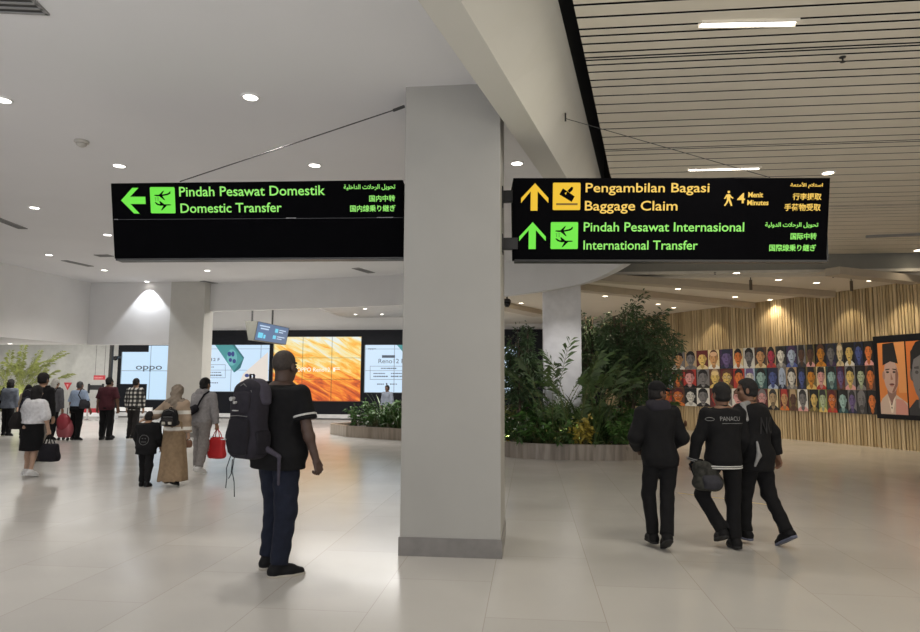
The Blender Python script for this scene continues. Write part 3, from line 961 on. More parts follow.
# far wedge-shaped direction sign seen from its end
e = empty('hanging_sign', (-9.57, 22.0, 3.73), 0, 'small far wedge sign with a bluish lit face hanging before the screens', 'sign')
dirn = Vector((.06, 2.9, 0)); yaw_ = math.atan2(dirn.y, dirn.x); e.rotation_euler.z = yaw_
L_ = dirn.length
sec = [(-.16, 0), (-.04, -.66), (.16, -.66), (.30, 0)]
vs = [Vector((0, y, z)) for y, z in sec] + [Vector((L_, y, z)) for y, z in sec]
MB().add(vs, [(0, 1, 2, 3), (7, 6, 5, 4), (0, 4, 5, 1), (1, 5, 6, 2), (2, 6, 7, 3), (3, 7, 4, 0)]).build('box', plain('olive_grey_metal', (.12, .12, .10), .5), e)


def fq(u, v, off=.006): return Vector((u * L_, -.16 + .12 * v - off, -.66 * v))


MB().face([fq(.02, .03), fq(.02, .97), fq(.98, .97), fq(.98, .03)]).build('lit_face', glow('lit_slate_blue', (.10, .16, .29), 1.0), e)
m = MB(); m2 = MB()
for (u, v, w_, h_, q) in [(.08, .16, .3, .07, 0), (.12, .30, .24, .07, 0), (.55, .20, .1, .22, 1), (.68, .22, .22, .06, 0), (.68, .34, .14, .06, 0), (.08, .56, .14, .28, 1), (.24, .64, .06, .2, 1), (.52, .58, .1, .2, 1), (.65, .60, .25, .06, 0), (.65, .72, .16, .05, 0)]:
    (m2 if q else m).face([fq(u, v, .01), fq(u, v + h_, .01), fq(u + w_, v + h_, .01), fq(u + w_, v, .01)])
m.build('lettering', glow('lit_pale_blue', (.5, .62, .78), 1.0), e)
m2.build('pictogram', glow('lit_cyan', (.16, .60, .80), 1.0), e)
for u in (.02, .62):
    MB().tube([(u * L_, .07, 0), (u * L_, .07, 1.28)], .035, 8).build('pole', M_dark, e)

# ================================================================ advertising screens
G_seam = plain('screen_seam', (.02, .03, .05), .5)


def screen_mat(name, c1, c2, cells, strength=1.0):
    """lit picture with a slow gradient of the picture itself and the thin cell seams of a video wall"""
    m, N, L, B = nt_new(name)
    tc = N.new('ShaderNodeTexCoord')
    sp = N.new('ShaderNodeSeparateXYZ'); L.new(tc.outputs['Generated'], sp.inputs[0])
    rp = N.new('ShaderNodeValToRGB'); rp.color_ramp.elements[0].color = (*c1, 1); rp.color_ramp.elements[1].color = (*c2, 1)
    L.new(sp.outputs['X'], rp.inputs['Fac'])
    return m, N, L, B, tc, sp, rp, strength


def seams(N, L, sp, nx, nz):
    prev = None
    for ax, n in (('X', nx), ('Z', nz)):
        a = N.new('ShaderNodeMath'); a.operation = 'MULTIPLY'; a.inputs[1].default_value = n; L.new(sp.outputs[ax], a.inputs[0])
        b = N.new('ShaderNodeMath'); b.operation = 'FRACT'; L.new(a.outputs[0], b.inputs[0])
        c = N.new('ShaderNodeMath'); c.operation = 'GREATER_THAN'; c.inputs[1].default_value = .028; L.new(b.outputs[0], c.inputs[0])
        if prev is None: prev = c
        else:
            d = N.new('ShaderNodeMath'); d.operation = 'MULTIPLY'; L.new(prev.outputs[0], d.inputs[0]); L.new(c.outputs[0], d.inputs[1]); prev = d
    e = N.new('ShaderNodeMapRange'); e.inputs['To Min'].default_value = .55; e.inputs['To Max'].default_value = 1.0
    L.new(prev.outputs[0], e.inputs['Value'])
    return e


def white_screen_mat(name, c1, c2, nx, nz, strength=1.0):
    m, N, L, B, tc, sp, rp, st = screen_mat(name, c1, c2, 0, strength)
    e = seams(N, L, sp, nx, nz)
    mx = N.new('ShaderNodeMath'); mx.operation = 'MULTIPLY'; mx.inputs[1].default_value = strength; L.new(e.outputs['Result'], mx.inputs[0])
    B.inputs['Base Color'].default_value = (.02, .02, .02, 1); B.inputs['Roughness'].default_value = .4
    L.new(rp.outputs['Color'], B.inputs['Emission Color']); L.new(mx.outputs[0], B.inputs['Emission Strength'])
    return m


def orange_screen_mat():
    m, N, L, B = nt_new('screen_orange_silk')
    tc = N.new('ShaderNodeTexCoord')
    sp = N.new('ShaderNodeSeparateXYZ'); L.new(tc.outputs['Generated'], sp.inputs[0])
    mr = N.new('ShaderNodeMapping'); mr.inputs['Rotation'].default_value = (0, R(-36), 0)
    mp = N.new('ShaderNodeMapping'); mp.inputs['Scale'].default_value = (1.2, 1, 5.5)
    L.new(tc.outputs['Generated'], mr.inputs['Vector']); L.new(mr.outputs['Vector'], mp.inputs['Vector'])
    no = N.new('ShaderNodeTexNoise'); no.inputs['Scale'].default_value = 2.1; no.inputs['Detail'].default_value = 9; no.inputs['Roughness'].default_value = .62; no.inputs['Distortion'].default_value = .9
    L.new(mp.outputs['Vector'], no.inputs['Vector'])
    # the lower left is redder, the upper middle pale: part of the picture shown
    ad = N.new('ShaderNodeMath'); ad.operation = 'MULTIPLY_ADD'; ad.inputs[1].default_value = .38; L.new(sp.outputs['Z'], ad.inputs[0]); L.new(no.outputs['Fac'], ad.inputs[2])
    ad2 = N.new('ShaderNodeMath'); ad2.operation = 'SUBTRACT'; ad2.inputs[1].default_value = .19; L.new(ad.outputs[0], ad2.inputs[0])
    rp = N.new('ShaderNodeValToRGB')
    els = [(.22, (.42, .035, .003)), (.36, (.85, .16, .006)), (.46, (1.0, .42, .03)), (.54, (1.0, .62, .12)), (.62, (.95, .80, .38)), (.74, (.85, .90, .85))]
    rp.color_ramp.elements[0].position = els[0][0]; rp.color_ramp.elements[0].color = (*els[0][1], 1)
    rp.color_ramp.elements[1].position = els[-1][0]; rp.color_ramp.elements[1].color = (*els[-1][1], 1)
    for p_, c_ in els[1:-1]:
        q = rp.color_ramp.elements.new(p_); q.color = (*c_, 1)
    L.new(ad2.outputs[0], rp.inputs['Fac'])
    e = seams(N, L, sp, 3, 3)
    B.inputs['Base Color'].default_value = (.02, .02, .02, 1)
    L.new(rp.outputs['Color'], B.inputs['Emission Color']); L.new(e.outputs['Result'], B.inputs['Emission Strength'])
    return m


M_bezel = plain('screen_bezel', (.01, .011, .016), .4)
SYF = BACKY - .02


def screen(rects, mat, label, bez=.05):
    x0 = min(r[0] for r in rects); z0 = min(r[1] for r in rects); x1 = max(r[2] for r in rects)
    e = empty('video_screen', ((x0 + x1) / 2, BACKY, z0), 0, label, 'screen')
    cx = (x0 + x1) / 2
    m = MB(); k = MB()
    for r in rects:
        m.box(r[0] - cx, r[2] - cx, -.06, -.05, r[1] - z0, r[3] - z0)
        k.box(r[0] - cx - .02, r[2] - cx + .02, -.05, 0, r[1] - z0 - .02, r[3] - z0 + .02)
    k.build('cabinet', M_bezel, e)
    m.build('panel', mat, e)
    return e, (lambda px, py, o=.066: Vector((on_y(px, py, BACKY - .06).x - cx, -o, on_y(px, py, BACKY - .06).z - z0)))


def rect(px0, py0, px1, py1):
    a = on_y(px0, py0, BACKY - .06); c = on_y(px1, py1, BACKY - .06)
    return (a.x, c.z, c.x, a.z)


def stext(e, P, items, mat, name='lettering'):
    for (body, x0, x1, base, caph, bold) in items:
        m = MB()
        vs, fs = text_mesh(body, None, None, bold=bold)
        a = P(x0, base); c = P(x1, base); t = P(x0, base - caph)
        sx = (c.x - a.x) / vs[:, 0].max(); sz = (t.z - a.z) / .69
        m.add([(a.x + u * sx, a.y - w, a.z + v * sz) for u, v, w in vs], fs)
        m.build(name, mat, e)


def spoly(e, P, name, polys, mat, o=.066):
    m = MB()
    for q in polys: m.face([P(x, y, o) for x, y in q])
    return m.build(name, mat, e)


def bars(e, P, rows):
    """caption lines too small to read: broken grey dashes"""
    q = []
    r = random.Random(3)
    for (x0, y0, x1, h) in rows:
        x = x0
        while x < x1:
            w_ = r.uniform(.6, 2.0)
            q.append([(x, y0), (min(x1, x + w_), y0), (min(x1, x + w_), y0 + h), (x, y0 + h)])
            x += w_ + r.uniform(.3, .6)
    return spoly(e, P, 'small_print', q, G_ink, .067)


def ringpoly(cx, cy, rx, ry=None, n=20): return [(cx + rx * math.cos(2 * math.pi * k / n), cy - (ry or rx) * math.sin(2 * math.pi * k / n)) for k in range(n)]


G_ink = glow('ink_grey', (.10, .13, .18), .6)
G_teal = glow('screen_teal', (.06, .27, .28), 1.0)
G_tealdark = glow('screen_dark_teal', (.025, .14, .16), 1.0)
G_white = glow('screen_white', (.82, .90, 1.0), 1.0)
G_beige = glow('screen_beige', (.72, .66, .60), 1.0)
G_navy = glow('screen_navy', (.03, .05, .2), 1.0)
M_scrw = white_screen_mat('screen_pale_blue', (.66, .83, 1.0), (.60, .80, 1.0), 2.3, 2.2)
# logo screen at the left, L shaped
e, P = screen([rect(122, 352, 149, 384), rect(149, 345.6, 169, 400)], white_screen_mat('screen_logo', (.62, .82, 1.0), (.58, .80, 1.0), 1.72, 1.9), 'L-shaped pale lit screen showing a four-letter grey logo, left of the left pillar')
stext(e, P, [('oppo', 135.8, 162, 369.5, 5.6, .008)], G_ink)
# phone screen
e, P = screen([rect(203, 345, 268, 392)], M_scrw, 'pale blue lit screen showing a teal phone, right of the left pillar')
spoly(e, P, 'picture', [[(268, 352), (268, 392), (236, 392), (243, 374)]], G_beige, .0665)
spoly(e, P, 'picture', [[(215.2, 345), (232.5, 345), (243.5, 358.5), (240, 367), (234, 372.5)]], G_teal, .067)
spoly(e, P, 'picture', [[(232.5, 345), (235, 345), (244.2, 357.5), (243.5, 359)], [(243.5, 358.5), (244.2, 357.5), (240.5, 368), (234.5, 372.5), (234, 371)]], G_tealdark, .0675)
spoly(e, P, 'picture', [ringpoly(232, 357.5, 5.2, 8.2)], glow('screen_light_teal', (.13, .40, .42), 1.0), .068)
spoly(e, P, 'picture', [ringpoly(229.5, 354, 2, 2.4), ringpoly(233, 354, 1.6, 2.6), ringpoly(230.5, 360, 1.6, 2), ringpoly(234.3, 361.2, 1.8, 2.2)], G_navy, .069)
spoly(e, P, 'picture', [ringpoly(247, 375.5, 2.2, 1.8), ringpoly(246.5, 381.2, 2.2, 1.7)], G_navy, .068)
spoly(e, P, 'picture', [ringpoly(253.3, 375.8, 2.2, 1.8)], G_navy, .068)
spoly(e, P, 'picture', [ringpoly(253.3, 375.8, 1.6, 1.3)], G_white, .069)


def frame_lines(x0, y0, x1, y1, t=.35):
    return [[(x0, y0), (x1, y0), (x1, y0 + t), (x0, y0 + t)], [(x0, y1 - t), (x1, y1 - t), (x1, y1), (x0, y1)], [(x0, y0), (x0 + t, y0), (x0 + t, y1), (x0, y1)], [(x1 - t, y0), (x1, y0), (x1, y1), (x1 - t, y1)]]


spoly(e, P, 'picture', frame_lines(205, 364.5, 225.5, 378), G_ink, .067)
stext(e, P, [('Reno12 F', 199, 219.8, 361, 3, .01)], G_ink)
bars(e, P, [(205.6, 366.6, 214, .9), (206, 372, 221.5, .8), (208, 374.6, 222, 1.3), (207, 382.4, 218, .9)])
# orange screen
e, P = screen([rect(274, 337, 360, 401.5)], orange_screen_mat(), 'large lit screen with an orange and gold silk pattern behind the backpack man')
stext(e, P, [('OPPO Reno12', 296.8, 330, 371.5, 4, .01), ('F', 333, 340, 371.5, 4, .01)], glow('screen_letter_white', (1, .93, .8), 1.0))
# right screen
e, P = screen([rect(365, 345, 432, 393)], M_scrw, 'pale lit screen with a boxed caption, partly hidden by the pillar')
spoly(e, P, 'picture', [[(382, 355.2), (395, 355.2), (395, 357.8), (382, 357.8)]], G_ink, .067)
spoly(e, P, 'picture', frame_lines(370, 366, 425, 379.6), G_ink, .067)
spoly(e, P, 'picture', [[(397, 345), (420, 345), (432, 362), (426, 380)]], G_teal, .067)
stext(e, P, [('oppo', 368, 376, 349.4, 1.8, .0), ('Reno12 F', 378.5, 404, 363.2, 4.4, .0)], G_ink)
bars(e, P, [(381, 367.8, 397, 1.1), (373.5, 373, 385.5, .9), (391, 373, 402, .9), (373.5, 375.8, 388, 1.2), (391, 375.8, 403, 1.2), (377, 383.6, 384, 1.0), (386, 383, 388, 2), (390, 383.6, 397, 1)])
e, P = screen([rect(497, 347, 517, 393)], M_scrw, 'pale lit screen half hidden behind the planted corner')
# ================================================================ portraits on the wood wall
def print_material():
    m, N, L, B = nt_new('portrait_print')
    a = N.new('ShaderNodeVertexColor'); a.layer_name = 'print'
    L.new(a.outputs['Color'], B.inputs['Base Color'])
    B.inputs['Roughness'].default_value = .45
    return m


M_print = print_material()
PC = {'black': '#101012', 'grey': '#77767a', 'white': '#dcdcd8', 'cream': '#d9c9a0', 'beige': '#b39b7a', 'brown': '#5a3a28', 'darkred': '#5a1a1e', 'red': '#b0352c', 'orange': '#d97a34', 'amber': '#d08a1e', 'yellow': '#dcc070',
      'olive': '#6e6238', 'navy': '#1a2140', 'blue': '#4a5aa0', 'paleblue': '#a9bbd8', 'purple': '#3a2450', 'violet': '#6a5a90', 'teal': '#244a50', 'paleteal': '#9cc0c0', 'pink': '#d8a0a0', 'darkgrey': '#2c2c30', 'tan': '#c99a6a',
      'green': '#8a9a60', 'magenta': '#b03050', 'palegreen': '#b0c0a0'}


def pc(n): return lin(PC[n])


def mixc(a, b, t): return tuple(x + (y - x) * t for x, y in zip(a, b))


def bust(m, W, Hh, bg, skin, hair, cloth, opt, ox=0, oz=0, y=-.03):
    """poster-like head and shoulders printed on a panel: flat colour shapes a hair apart"""
    lay = [0]

    def P(pts, c):
        lay[0] += 1
        yy = y - .0006 * lay[0]
        if lay[0] > 1: pts = [(min(1, max(0, .5 + (u - .5) * 1.24)), min(1, max(0, .5 + (v - .5) * 1.2))) for u, v in pts]
        m.face([(ox + (u - .5) * W, yy, oz + v * Hh) for u, v in pts], 0, c)

    def E(cx, cy, rx, ry, c, a0=0, a1=360, n=16):
        P([(cx + rx * math.cos(R(a0 + (a1 - a0) * k / n)), cy + ry * math.sin(R(a0 + (a1 - a0) * k / n))) for k in range(n if a1 - a0 == 360 else n + 1)], c)
    sk = pc(skin); hr = pc(hair); cl = pc(cloth)
    dk = tuple(v * .35 for v in sk); md = tuple(v * .62 for v in sk)
    P([(0, 0), (1, 0), (1, 1), (0, 1)], pc(bg))
    if 'l' in opt: E(.5, .50, .36, .42, hr)           # long hair or scarf around the face
    P([(.04, 0), (.08, .16), (.30, .26), (.70, .26), (.92, .16), (.96, 0)], cl)
    P([(.36, .18), (.5, .08), (.64, .18), (.62, .36), (.38, .36)], md)
    if 's' in opt: P([(.42, .24), (.5, .02), (.58, .24), (.5, .16)], pc('white')); P([(.475, .16), (.5, .0), (.525, .16)], pc('black'))
    E(.5, .62, .31, .31, hr)
    E(.22, .54, .05, .07, md); E(.78, .54, .05, .07, md)
    E(.5, .53, .265, .285, sk)
    P([(.56, .80), (.76, .62), (.74, .42), (.60, .26), (.56, .32), (.62, .5)], md)          # printed half tone
    for sx in (-1, 1):
        P([(.5 + sx * .07, .60), (.5 + sx * .20, .605), (.5 + sx * .20, .625), (.5 + sx * .07, .635)], dk)
        E(.5 + sx * .13, .565, .05, .020, dk)
    P([(.49, .56), (.535, .45), (.455, .45)], md)
    E(.5, .37, .095, .022, dk)
    if 'm' in opt: P([(.37, .415), (.5, .435), (.63, .415), (.60, .39), (.5, .41), (.40, .39)], dk)
    if 'b' in opt: E(.5, .31, .17, .09, dk)
    if 'g' in opt:
        for sx in (-1, 1):
            E(.5 + sx * .135, .56, .105, .07, pc('black')); E(.5 + sx * .135, .56, .085, .052, mixc(sk, (1, 1, 1), .2))
            E(.5 + sx * .135, .56, .035, .02, dk)
    if 'c' in opt: P([(.22, .70), (.25, .98), (.74, .98), (.78, .70), (.5, .74)], hr)
    elif 't' in opt: P([(.16, .68), (.24, .90), (.5, .97), (.76, .90), (.84, .68), (.5, .73)], hr)
    elif 'o' in opt: E(.5, .73, .26, .10, mixc(sk, (1, 1, 1), .15))
    else: P([(.215, .56), (.22, .80), (.5, .93), (.78, .80), (.785, .56), (.72, .70), (.5, .76), (.30, .71)], hr)


ROWS = {
    'top': [(674, 687, 'grey', 'tan', 'black', 'white', '', 'dim face behind leaves'), (687, 699, 'beige', 'grey', 'black', 'grey', 'm', 'moustached man'), (699, 710.4, 'darkred', 'yellow', 'darkred', 'cream', 'c', 'yellow face in maroon cap'),
            (710.4, 722, 'cream', 'tan', 'brown', 'white', 'o', 'balding man in white'), (722.5, 735.5, 'purple', 'violet', 'navy', 'navy', 'c', 'dark violet face'), (735.5, 746, 'cream', 'orange', 'black', 'white', '', 'orange face with black hair'),
            (746, 757.5, 'white', 'grey', 'black', 'white', 'b', 'black-haired man in shadow'), (757.5, 769, 'brown', 'tan', 'darkgrey', 'cream', 'l', 'woman with dark hair'), (769.3, 778.7, 'beige', 'magenta', 'black', 'red', 'l', 'crimson-faced woman'),
            (778.7, 788.7, 'darkgrey', 'white', 'black', 'grey', 'm', 'white-faced man'), (789, 800.3, 'navy', 'paleblue', 'purple', 'blue', 'l', 'blue woman in violet scarf'), (800.3, 808.7, 'grey', 'brown', 'black', 'darkgrey', 'c', 'brown man in black cap'),
            (808.7, 818, 'olive', 'brown', 'black', 'pink', 'c', 'brown man in pink shirt'), (818.8, 829, 'black', 'amber', 'brown', 'amber', '', 'amber-lit man'), (829, 839.2, 'navy', 'grey', 'darkgrey', 'purple', '', 'smiling grey-blue man'),
            (839.2, 847.3, 'darkgrey', 'cream', 'beige', 'cream', 'o', 'pale bald man'), (847.7, 857.7, 'black', 'yellow', 'black', 'white', 'c', 'pale yellow man in black cap'), (857.7, 867, 'navy', 'blue', 'black', 'navy', '', 'dark blue man'), (867.5, 877, 'black', 'orange', 'black', 'pink', 'c', 'orange man in black cap')],
    'middle': [(662, 674.5, 'white', 'blue', 'navy', 'paleblue', '', 'blue face beside the tree'), (674.5, 685, 'darkred', 'orange', 'black', 'brown', 'c', 'orange man in black cap'), (685, 698, 'red', 'pink', 'darkred', 'black', 's', 'pink man in dark suit'),
               (698.5, 711.3, 'grey', 'grey', 'black', 'black', 's', 'grey man in suit'), (711.3, 722.6, 'brown', 'yellow', 'beige', 'yellow', 'o', 'laughing yellow face'), (722.6, 735, 'darkred', 'yellow', 'brown', 'olive', 'g', 'yellow face with glasses'),
               (735.2, 746.6, 'red', 'orange', 'black', 'red', '', 'orange face with black hair'), (746.6, 757, 'paleblue', 'white', 'violet', 'white', 't', 'white face with violet hair'), (757, 769, 'teal', 'paleteal', 'black', 'teal', 's', 'teal man in suit'),
               (769.5, 780, 'navy', 'blue', 'navy', 'paleblue', 'l', 'blue woman'), (780, 788.3, 'grey', 'paleblue', 'paleblue', 'navy', 'l', 'pale blue woman in headscarf'), (788.3, 799, 'beige', 'white', 'darkgrey', 'grey', 'l', 'grey-white woman'),
               (799.4, 808, 'black', 'blue', 'navy', 'navy', '', 'blue face in the dark'), (808, 818.3, 'olive', 'amber', 'black', 'yellow', 'cm', 'golden man in tall black cap'), (818.3, 828, 'cream', 'pink', 'black', 'red', 't', 'pink face in red scarf'),
               (828.5, 838.6, 'teal', 'paleteal', 'black', 'teal', 'tb', 'pale teal man with goatee'), (838.6, 847, 'darkred', 'violet', 'purple', 'brown', '', 'dim violet face'), (847, 857.8, 'grey', 'yellow', 'black', 'pink', 'm', 'man in pink checked shirt'),
               (858.5, 868, 'black', 'palegreen', 'black', 'grey', 'cg', 'pale green man in black cap'), (868, 878, 'brown', 'orange', 'black', 'brown', '', 'plain orange face')],
    'bottom': [(662, 673, 'red', 'orange', 'brown', 'orange', '', 'orange face beside the capped man'), (673, 686, 'brown', 'orange', 'darkred', 'orange', 'gm', 'orange man with glasses and moustache'), (686, 697.8, 'black', 'white', 'black', 'white', 'g', 'white face with glasses on black'),
               (697.8, 711, 'white', 'grey', 'black', 'black', 's', 'grey man on white'), (711, 722, 'darkred', 'red', 'brown', 'darkred', '', 'dark red face'), (722, 733, 'grey', 'tan', 'black', 'white', '', 'face hidden behind the middle man'),
               (733, 746, 'white', 'pink', 'brown', 'pink', '', 'pale pink face between two heads'), (746, 758, 'brown', 'tan', 'black', 'grey', '', 'face hidden behind the right man'), (758, 769, 'darkred', 'pink', 'grey', 'darkgrey', 'g', 'grey-pink man with glasses'),
               (769, 779.3, 'cream', 'beige', 'darkgrey', 'black', 'b', 'bearded man on cream'), (781, 790, 'darkred', 'tan', 'red', 'orange', 'c', 'man in tall red cap'), (790, 798.6, 'olive', 'brown', 'beige', 'brown', 'c', 'man in pale cap'),
               (798.6, 809, 'white', 'grey', 'darkgrey', 'pink', '', 'dark-haired grey face on white'), (810.5, 819.5, 'black', 'yellow', 'black', 'olive', 'm', 'yellow man on black'), (819.5, 828, 'green', 'palegreen', 'darkgrey', 'yellow', 't', 'pale green face'),
               (828, 838, 'brown', 'orange', 'darkred', 'red', 'g', 'red-orange man with glasses'), (838.8, 849, 'black', 'paleteal', 'black', 'teal', '', 'pale face half in black'), (849, 857.5, 'grey', 'violet', 'darkgrey', 'navy', '', 'violet-grey face'),
               (857.5, 868, 'darkgrey', 'grey', 'grey', 'darkgrey', 'b', 'grey bearded man'), (868.5, 878, 'black', 'orange', 'black', 'black', '', 'small orange face on black')]}
ORD = ['first', 'second', 'third', 'fourth', 'fifth', 'sixth', 'seventh', 'eighth', 'ninth', 'tenth', 'eleventh', 'twelfth', 'thirteenth', 'fourteenth', 'fifteenth', 'sixteenth', 'seventeenth', 'eighteenth', 'nineteenth', 'twentieth',
       'twenty-first', 'twenty-second', 'twenty-third', 'twenty-fourth', 'twenty-fifth', 'twenty-sixth', 'twenty-seventh', 'twenty-eighth']
M_board = plain('portrait_board', (.015, .015, .015), .5)
for row, (z0, z1) in {'top': (2.14, 2.785), 'middle': (1.49, 2.132), 'bottom': (.85, 1.482)}.items():
    for i, (x0, x1, bg, sk, hr, cl, opt, desc) in enumerate(ROWS[row]):
        a, _, _ = wall_at(wall_px(x0 + .15)); c, _, _ = wall_at(wall_px(x1 - .15))
        t = (c - a).normalized(); nn = Vector((t.y, -t.x, 0))
        o = (a + c) / 2 + nn * .045
        W = (c - a).length
        m = MB().box(-W / 2, W / 2, -.028, .012, 0, z1 - z0, 1)
        bust(m, W, z1 - z0, bg, sk, hr, cl, opt)
        ob = m.build('portrait', [M_print, M_board], None, (o.x, o.y, z0), math.atan2(t.y, t.x), colors=True)
        tag(ob, 'portrait of %s, %s from the tree in the %s row' % (desc, ORD[i], row), 'portrait', 'portrait panels on the wood wall')

# the big framed display at the right
a, _, _ = wall_at(wall_px(878.5)); t0 = wall_px(908.3); c, _, _ = wall_at(wall_px(919.5) + 1.6)
t = (c - a).normalized(); nn = Vector((t.y, -t.x, 0))
e = empty('portrait_display', (*(a + nn * .06).xy, .76), math.atan2(t.y, t.x), 'big black framed display with a large portrait of a man in tall black cap', 'portrait display')
W = (c - a).length
MB().box(0, W, -.05, .02, 0, 2.13).build('frame', M_black, e)


def along_disp(px):
    d = ray(px, 383)
    den = d.x * t.y - d.y * t.x
    u = (d.y * (a + nn * .06).x - d.x * (a + nn * .06).y) / den
    return u


u0, u1 = along_disp(881), along_disp(908.2)
m = MB()
w_, h_, ox, oz = u1 - u0, 1.83, (u0 + u1) / 2, .12


def Q(pts, c, k):
    m.face([(ox + (u - .5) * w_, -.052 - .0008 * k, oz + v * h_) for u, v in pts], 0, c)


def QE(cx, cy, rx, ry, c, k, n=20): Q([(cx + rx * math.cos(2 * math.pi * i / n), cy + ry * math.sin(2 * math.pi * i / n)) for i in range(n)], c, k)


Q([(0, 0), (1, 0), (1, 1), (0, 1)], lin('#d8843f'), 1)
Q([(.72, .3), (1, .3), (1, 1), (.62, 1)], lin('#e09a5c'), 2)
Q([(0, 0), (0, .15), (.10, .22), (.34, .30), (.62, .27), (1, .16), (1, 0)], lin('#c9b4a8'), 3)
Q([(.55, 0), (.60, .22), (.85, .20), (1, .12), (1, 0)], lin('#c98f86'), 4)
Q([(.30, .28), (.28, .42), (.66, .42), (.58, .20), (.45, .12)], lin('#8a6a62'), 5)
Q([(.30, .25), (.42, .10), (.50, .20), (.60, .26), (.46, .02), (.40, .02)], lin('#e6d8cc'), 6)
QE(.46, .53, .27, .24, lin('#c2a49a'), 7)
Q([(.66, .66), (.73, .56), (.68, .40), (.54, .30), (.46, .30), (.60, .42), (.62, .55)], lin('#8a6258'), 8)
QE(.19, .54, .05, .06, lin('#a88478'), 8)
QE(.34, .585, .06, .014, lin('#30201c'), 9); QE(.58, .585, .055, .014, lin('#30201c'), 9)
Q([(.26, .625), (.42, .635), (.42, .62), (.27, .61)], lin('#241816'), 9); Q([(.52, .635), (.66, .625), (.65, .61), (.53, .62)], lin('#241816'), 9)
Q([(.46, .58), (.53, .48), (.44, .475)], lin('#9a7468'), 9)
QE(.48, .415, .095, .014, lin('#6a3430'), 10); QE(.48, .395, .07, .010, lin('#b07a70'), 10)
Q([(.17, .68), (.20, .985), (.62, .995), (.74, .70), (.46, .735)], lin('#12100f'), 11)
QE(.43, .14, .022, .012, lin('#241816'), 11); QE(.43, .09, .022, .012, lin('#241816'), 11)
m.box(ox - w_ / 2, ox + w_ / 2, -.052, -.05, oz, oz + h_, 1)
m.build('portrait', [M_print, M_board], e, colors=True)
m = MB()
u0 = along_disp(909.6); w2 = w_
bust(m, w2, h_, 'orange', 'grey', 'black', 'darkgrey', '', u0 + w2 / 2, oz, -.053)
m.box(u0, u0 + w2, -.053, -.05, oz, oz + h_, 1)
m.build('portrait', [M_print, M_board], e, colors=True)

# ================================================================ planters and plants
def stone(name, c1, c2):
    m, N, L, B = nt_new(name)
    tc = N.new('ShaderNodeTexCoord'); mp = N.new('ShaderNodeMapping'); mp.inputs['Scale'].default_value = (2.6, 2.6, .25)
    no = N.new('ShaderNodeTexNoise'); no.inputs['Scale'].default_value = 3.2; no.inputs['Detail'].default_value = 7; no.inputs['Distortion'].default_value = .8
    rp = N.new('ShaderNodeValToRGB'); rp.color_ramp.elements[0].position = .35; rp.color_ramp.elements[0].color = (*c1, 1); rp.color_ramp.elements[1].position = .65; rp.color_ramp.elements[1].color = (*c2, 1)
    L.new(tc.outputs['Object'], mp.inputs['Vector']); L.new(mp.outputs['Vector'], no.inputs['Vector']); L.new(no.outputs['Fac'], rp.inputs['Fac']); L.new(rp.outputs['Color'], B.inputs['Base Color'])
    B.inputs['Roughness'].default_value = .28
    return m


M_stone = stone('veined_grey_stone', (.20, .17, .145), (.36, .32, .28))
M_stone2 = stone('veined_brown_stone', (.22, .18, .14), (.33, .28, .23))
M_soil = plain('dark_soil', (.02, .014, .01), .95, bump=.8, scale=14)
PCX, PCY, PA, PB = 1.02, 16.2, 1.95, 1.78


def superell(a, b, n=64, e=2.7):
    out = []
    for k in range(n):
        t = 2 * math.pi * k / n
        c, s = math.cos(t), math.sin(t)
        out.append((a * math.copysign(abs(c) ** (2 / e), c), b * math.copysign(abs(s) ** (2 / e), s)))
    return out


def planter(name, label, poly, h, mat, loc, rot=0):
    e = empty(name, loc, rot, label, 'planter')
    n = len(poly)
    c = Vector((sum(p[0] for p in poly) / n, sum(p[1] for p in poly) / n, 0))
    inn = [tuple((Vector((*p, 0)) + (c - Vector((*p, 0))).normalized() * .12).xy) for p in poly]
    m = MB()
    vs = [(*p, 0) for p in poly] + [(*p, h) for p in poly] + [(*p, h) for p in inn] + [(*p, h - .12) for p in inn]
    fs = []
    for j in range(3):
        for i in range(n): fs.append((j * n + i, j * n + (i + 1) % n, (j + 1) * n + (i + 1) % n, (j + 1) * n + i))
    m.add(vs, fs).build('rim', mat, e)
    MB().prism(inn, 0.005, h - .07).build('soil', M_soil, e)
    return e


planter('planter', 'big round-ended stone planter full of plants, right of the big pillar', superell(PA, PB), .33, M_stone, (PCX, PCY, 0))
# low planter in front of the screens
q = [on_z(330, 434), on_z(345.5, 436.8), on_z(400, 440.5)]
d3 = (q[2] - q[1]).normalized()
q3 = q[2] + d3 * 1.6; bk = Vector((-d3.y, d3.x, 0)) * 1.5
sp_ = [q[0], q[1], q[2], q3, q3 + bk, q[0] + bk * .7]
c0 = sum(sp_, Vector()) / 6
planter('planter', 'low straight stone planter of bushy plants in front of the screens', [((p - c0).x, (p - c0).y) for p in sp_], .33, M_stone2, (c0.x, c0.y, 0))


def leafmat(name, c, trans=.0, rough=.45):
    if name in _mats: return _mats[name]
    m, N, L, B = nt_new(name)
    tc = N.new('ShaderNodeTexCoord'); no = N.new('ShaderNodeTexNoise'); no.inputs['Scale'].default_value = 5; no.inputs['Detail'].default_value = 3
    rp = N.new('ShaderNodeValToRGB'); rp.color_ramp.elements[0].position = .3; rp.color_ramp.elements[0].color = (*[v * .65 for v in c], 1); rp.color_ramp.elements[1].position = .75; rp.color_ramp.elements[1].color = (*[v * 1.5 for v in c], 1)
    L.new(tc.outputs['Object'], no.inputs['Vector']); L.new(no.outputs['Fac'], rp.inputs['Fac']); L.new(rp.outputs['Color'], B.inputs['Base Color'])
    B.inputs['Roughness'].default_value = rough
    _mats[name] = m
    return m


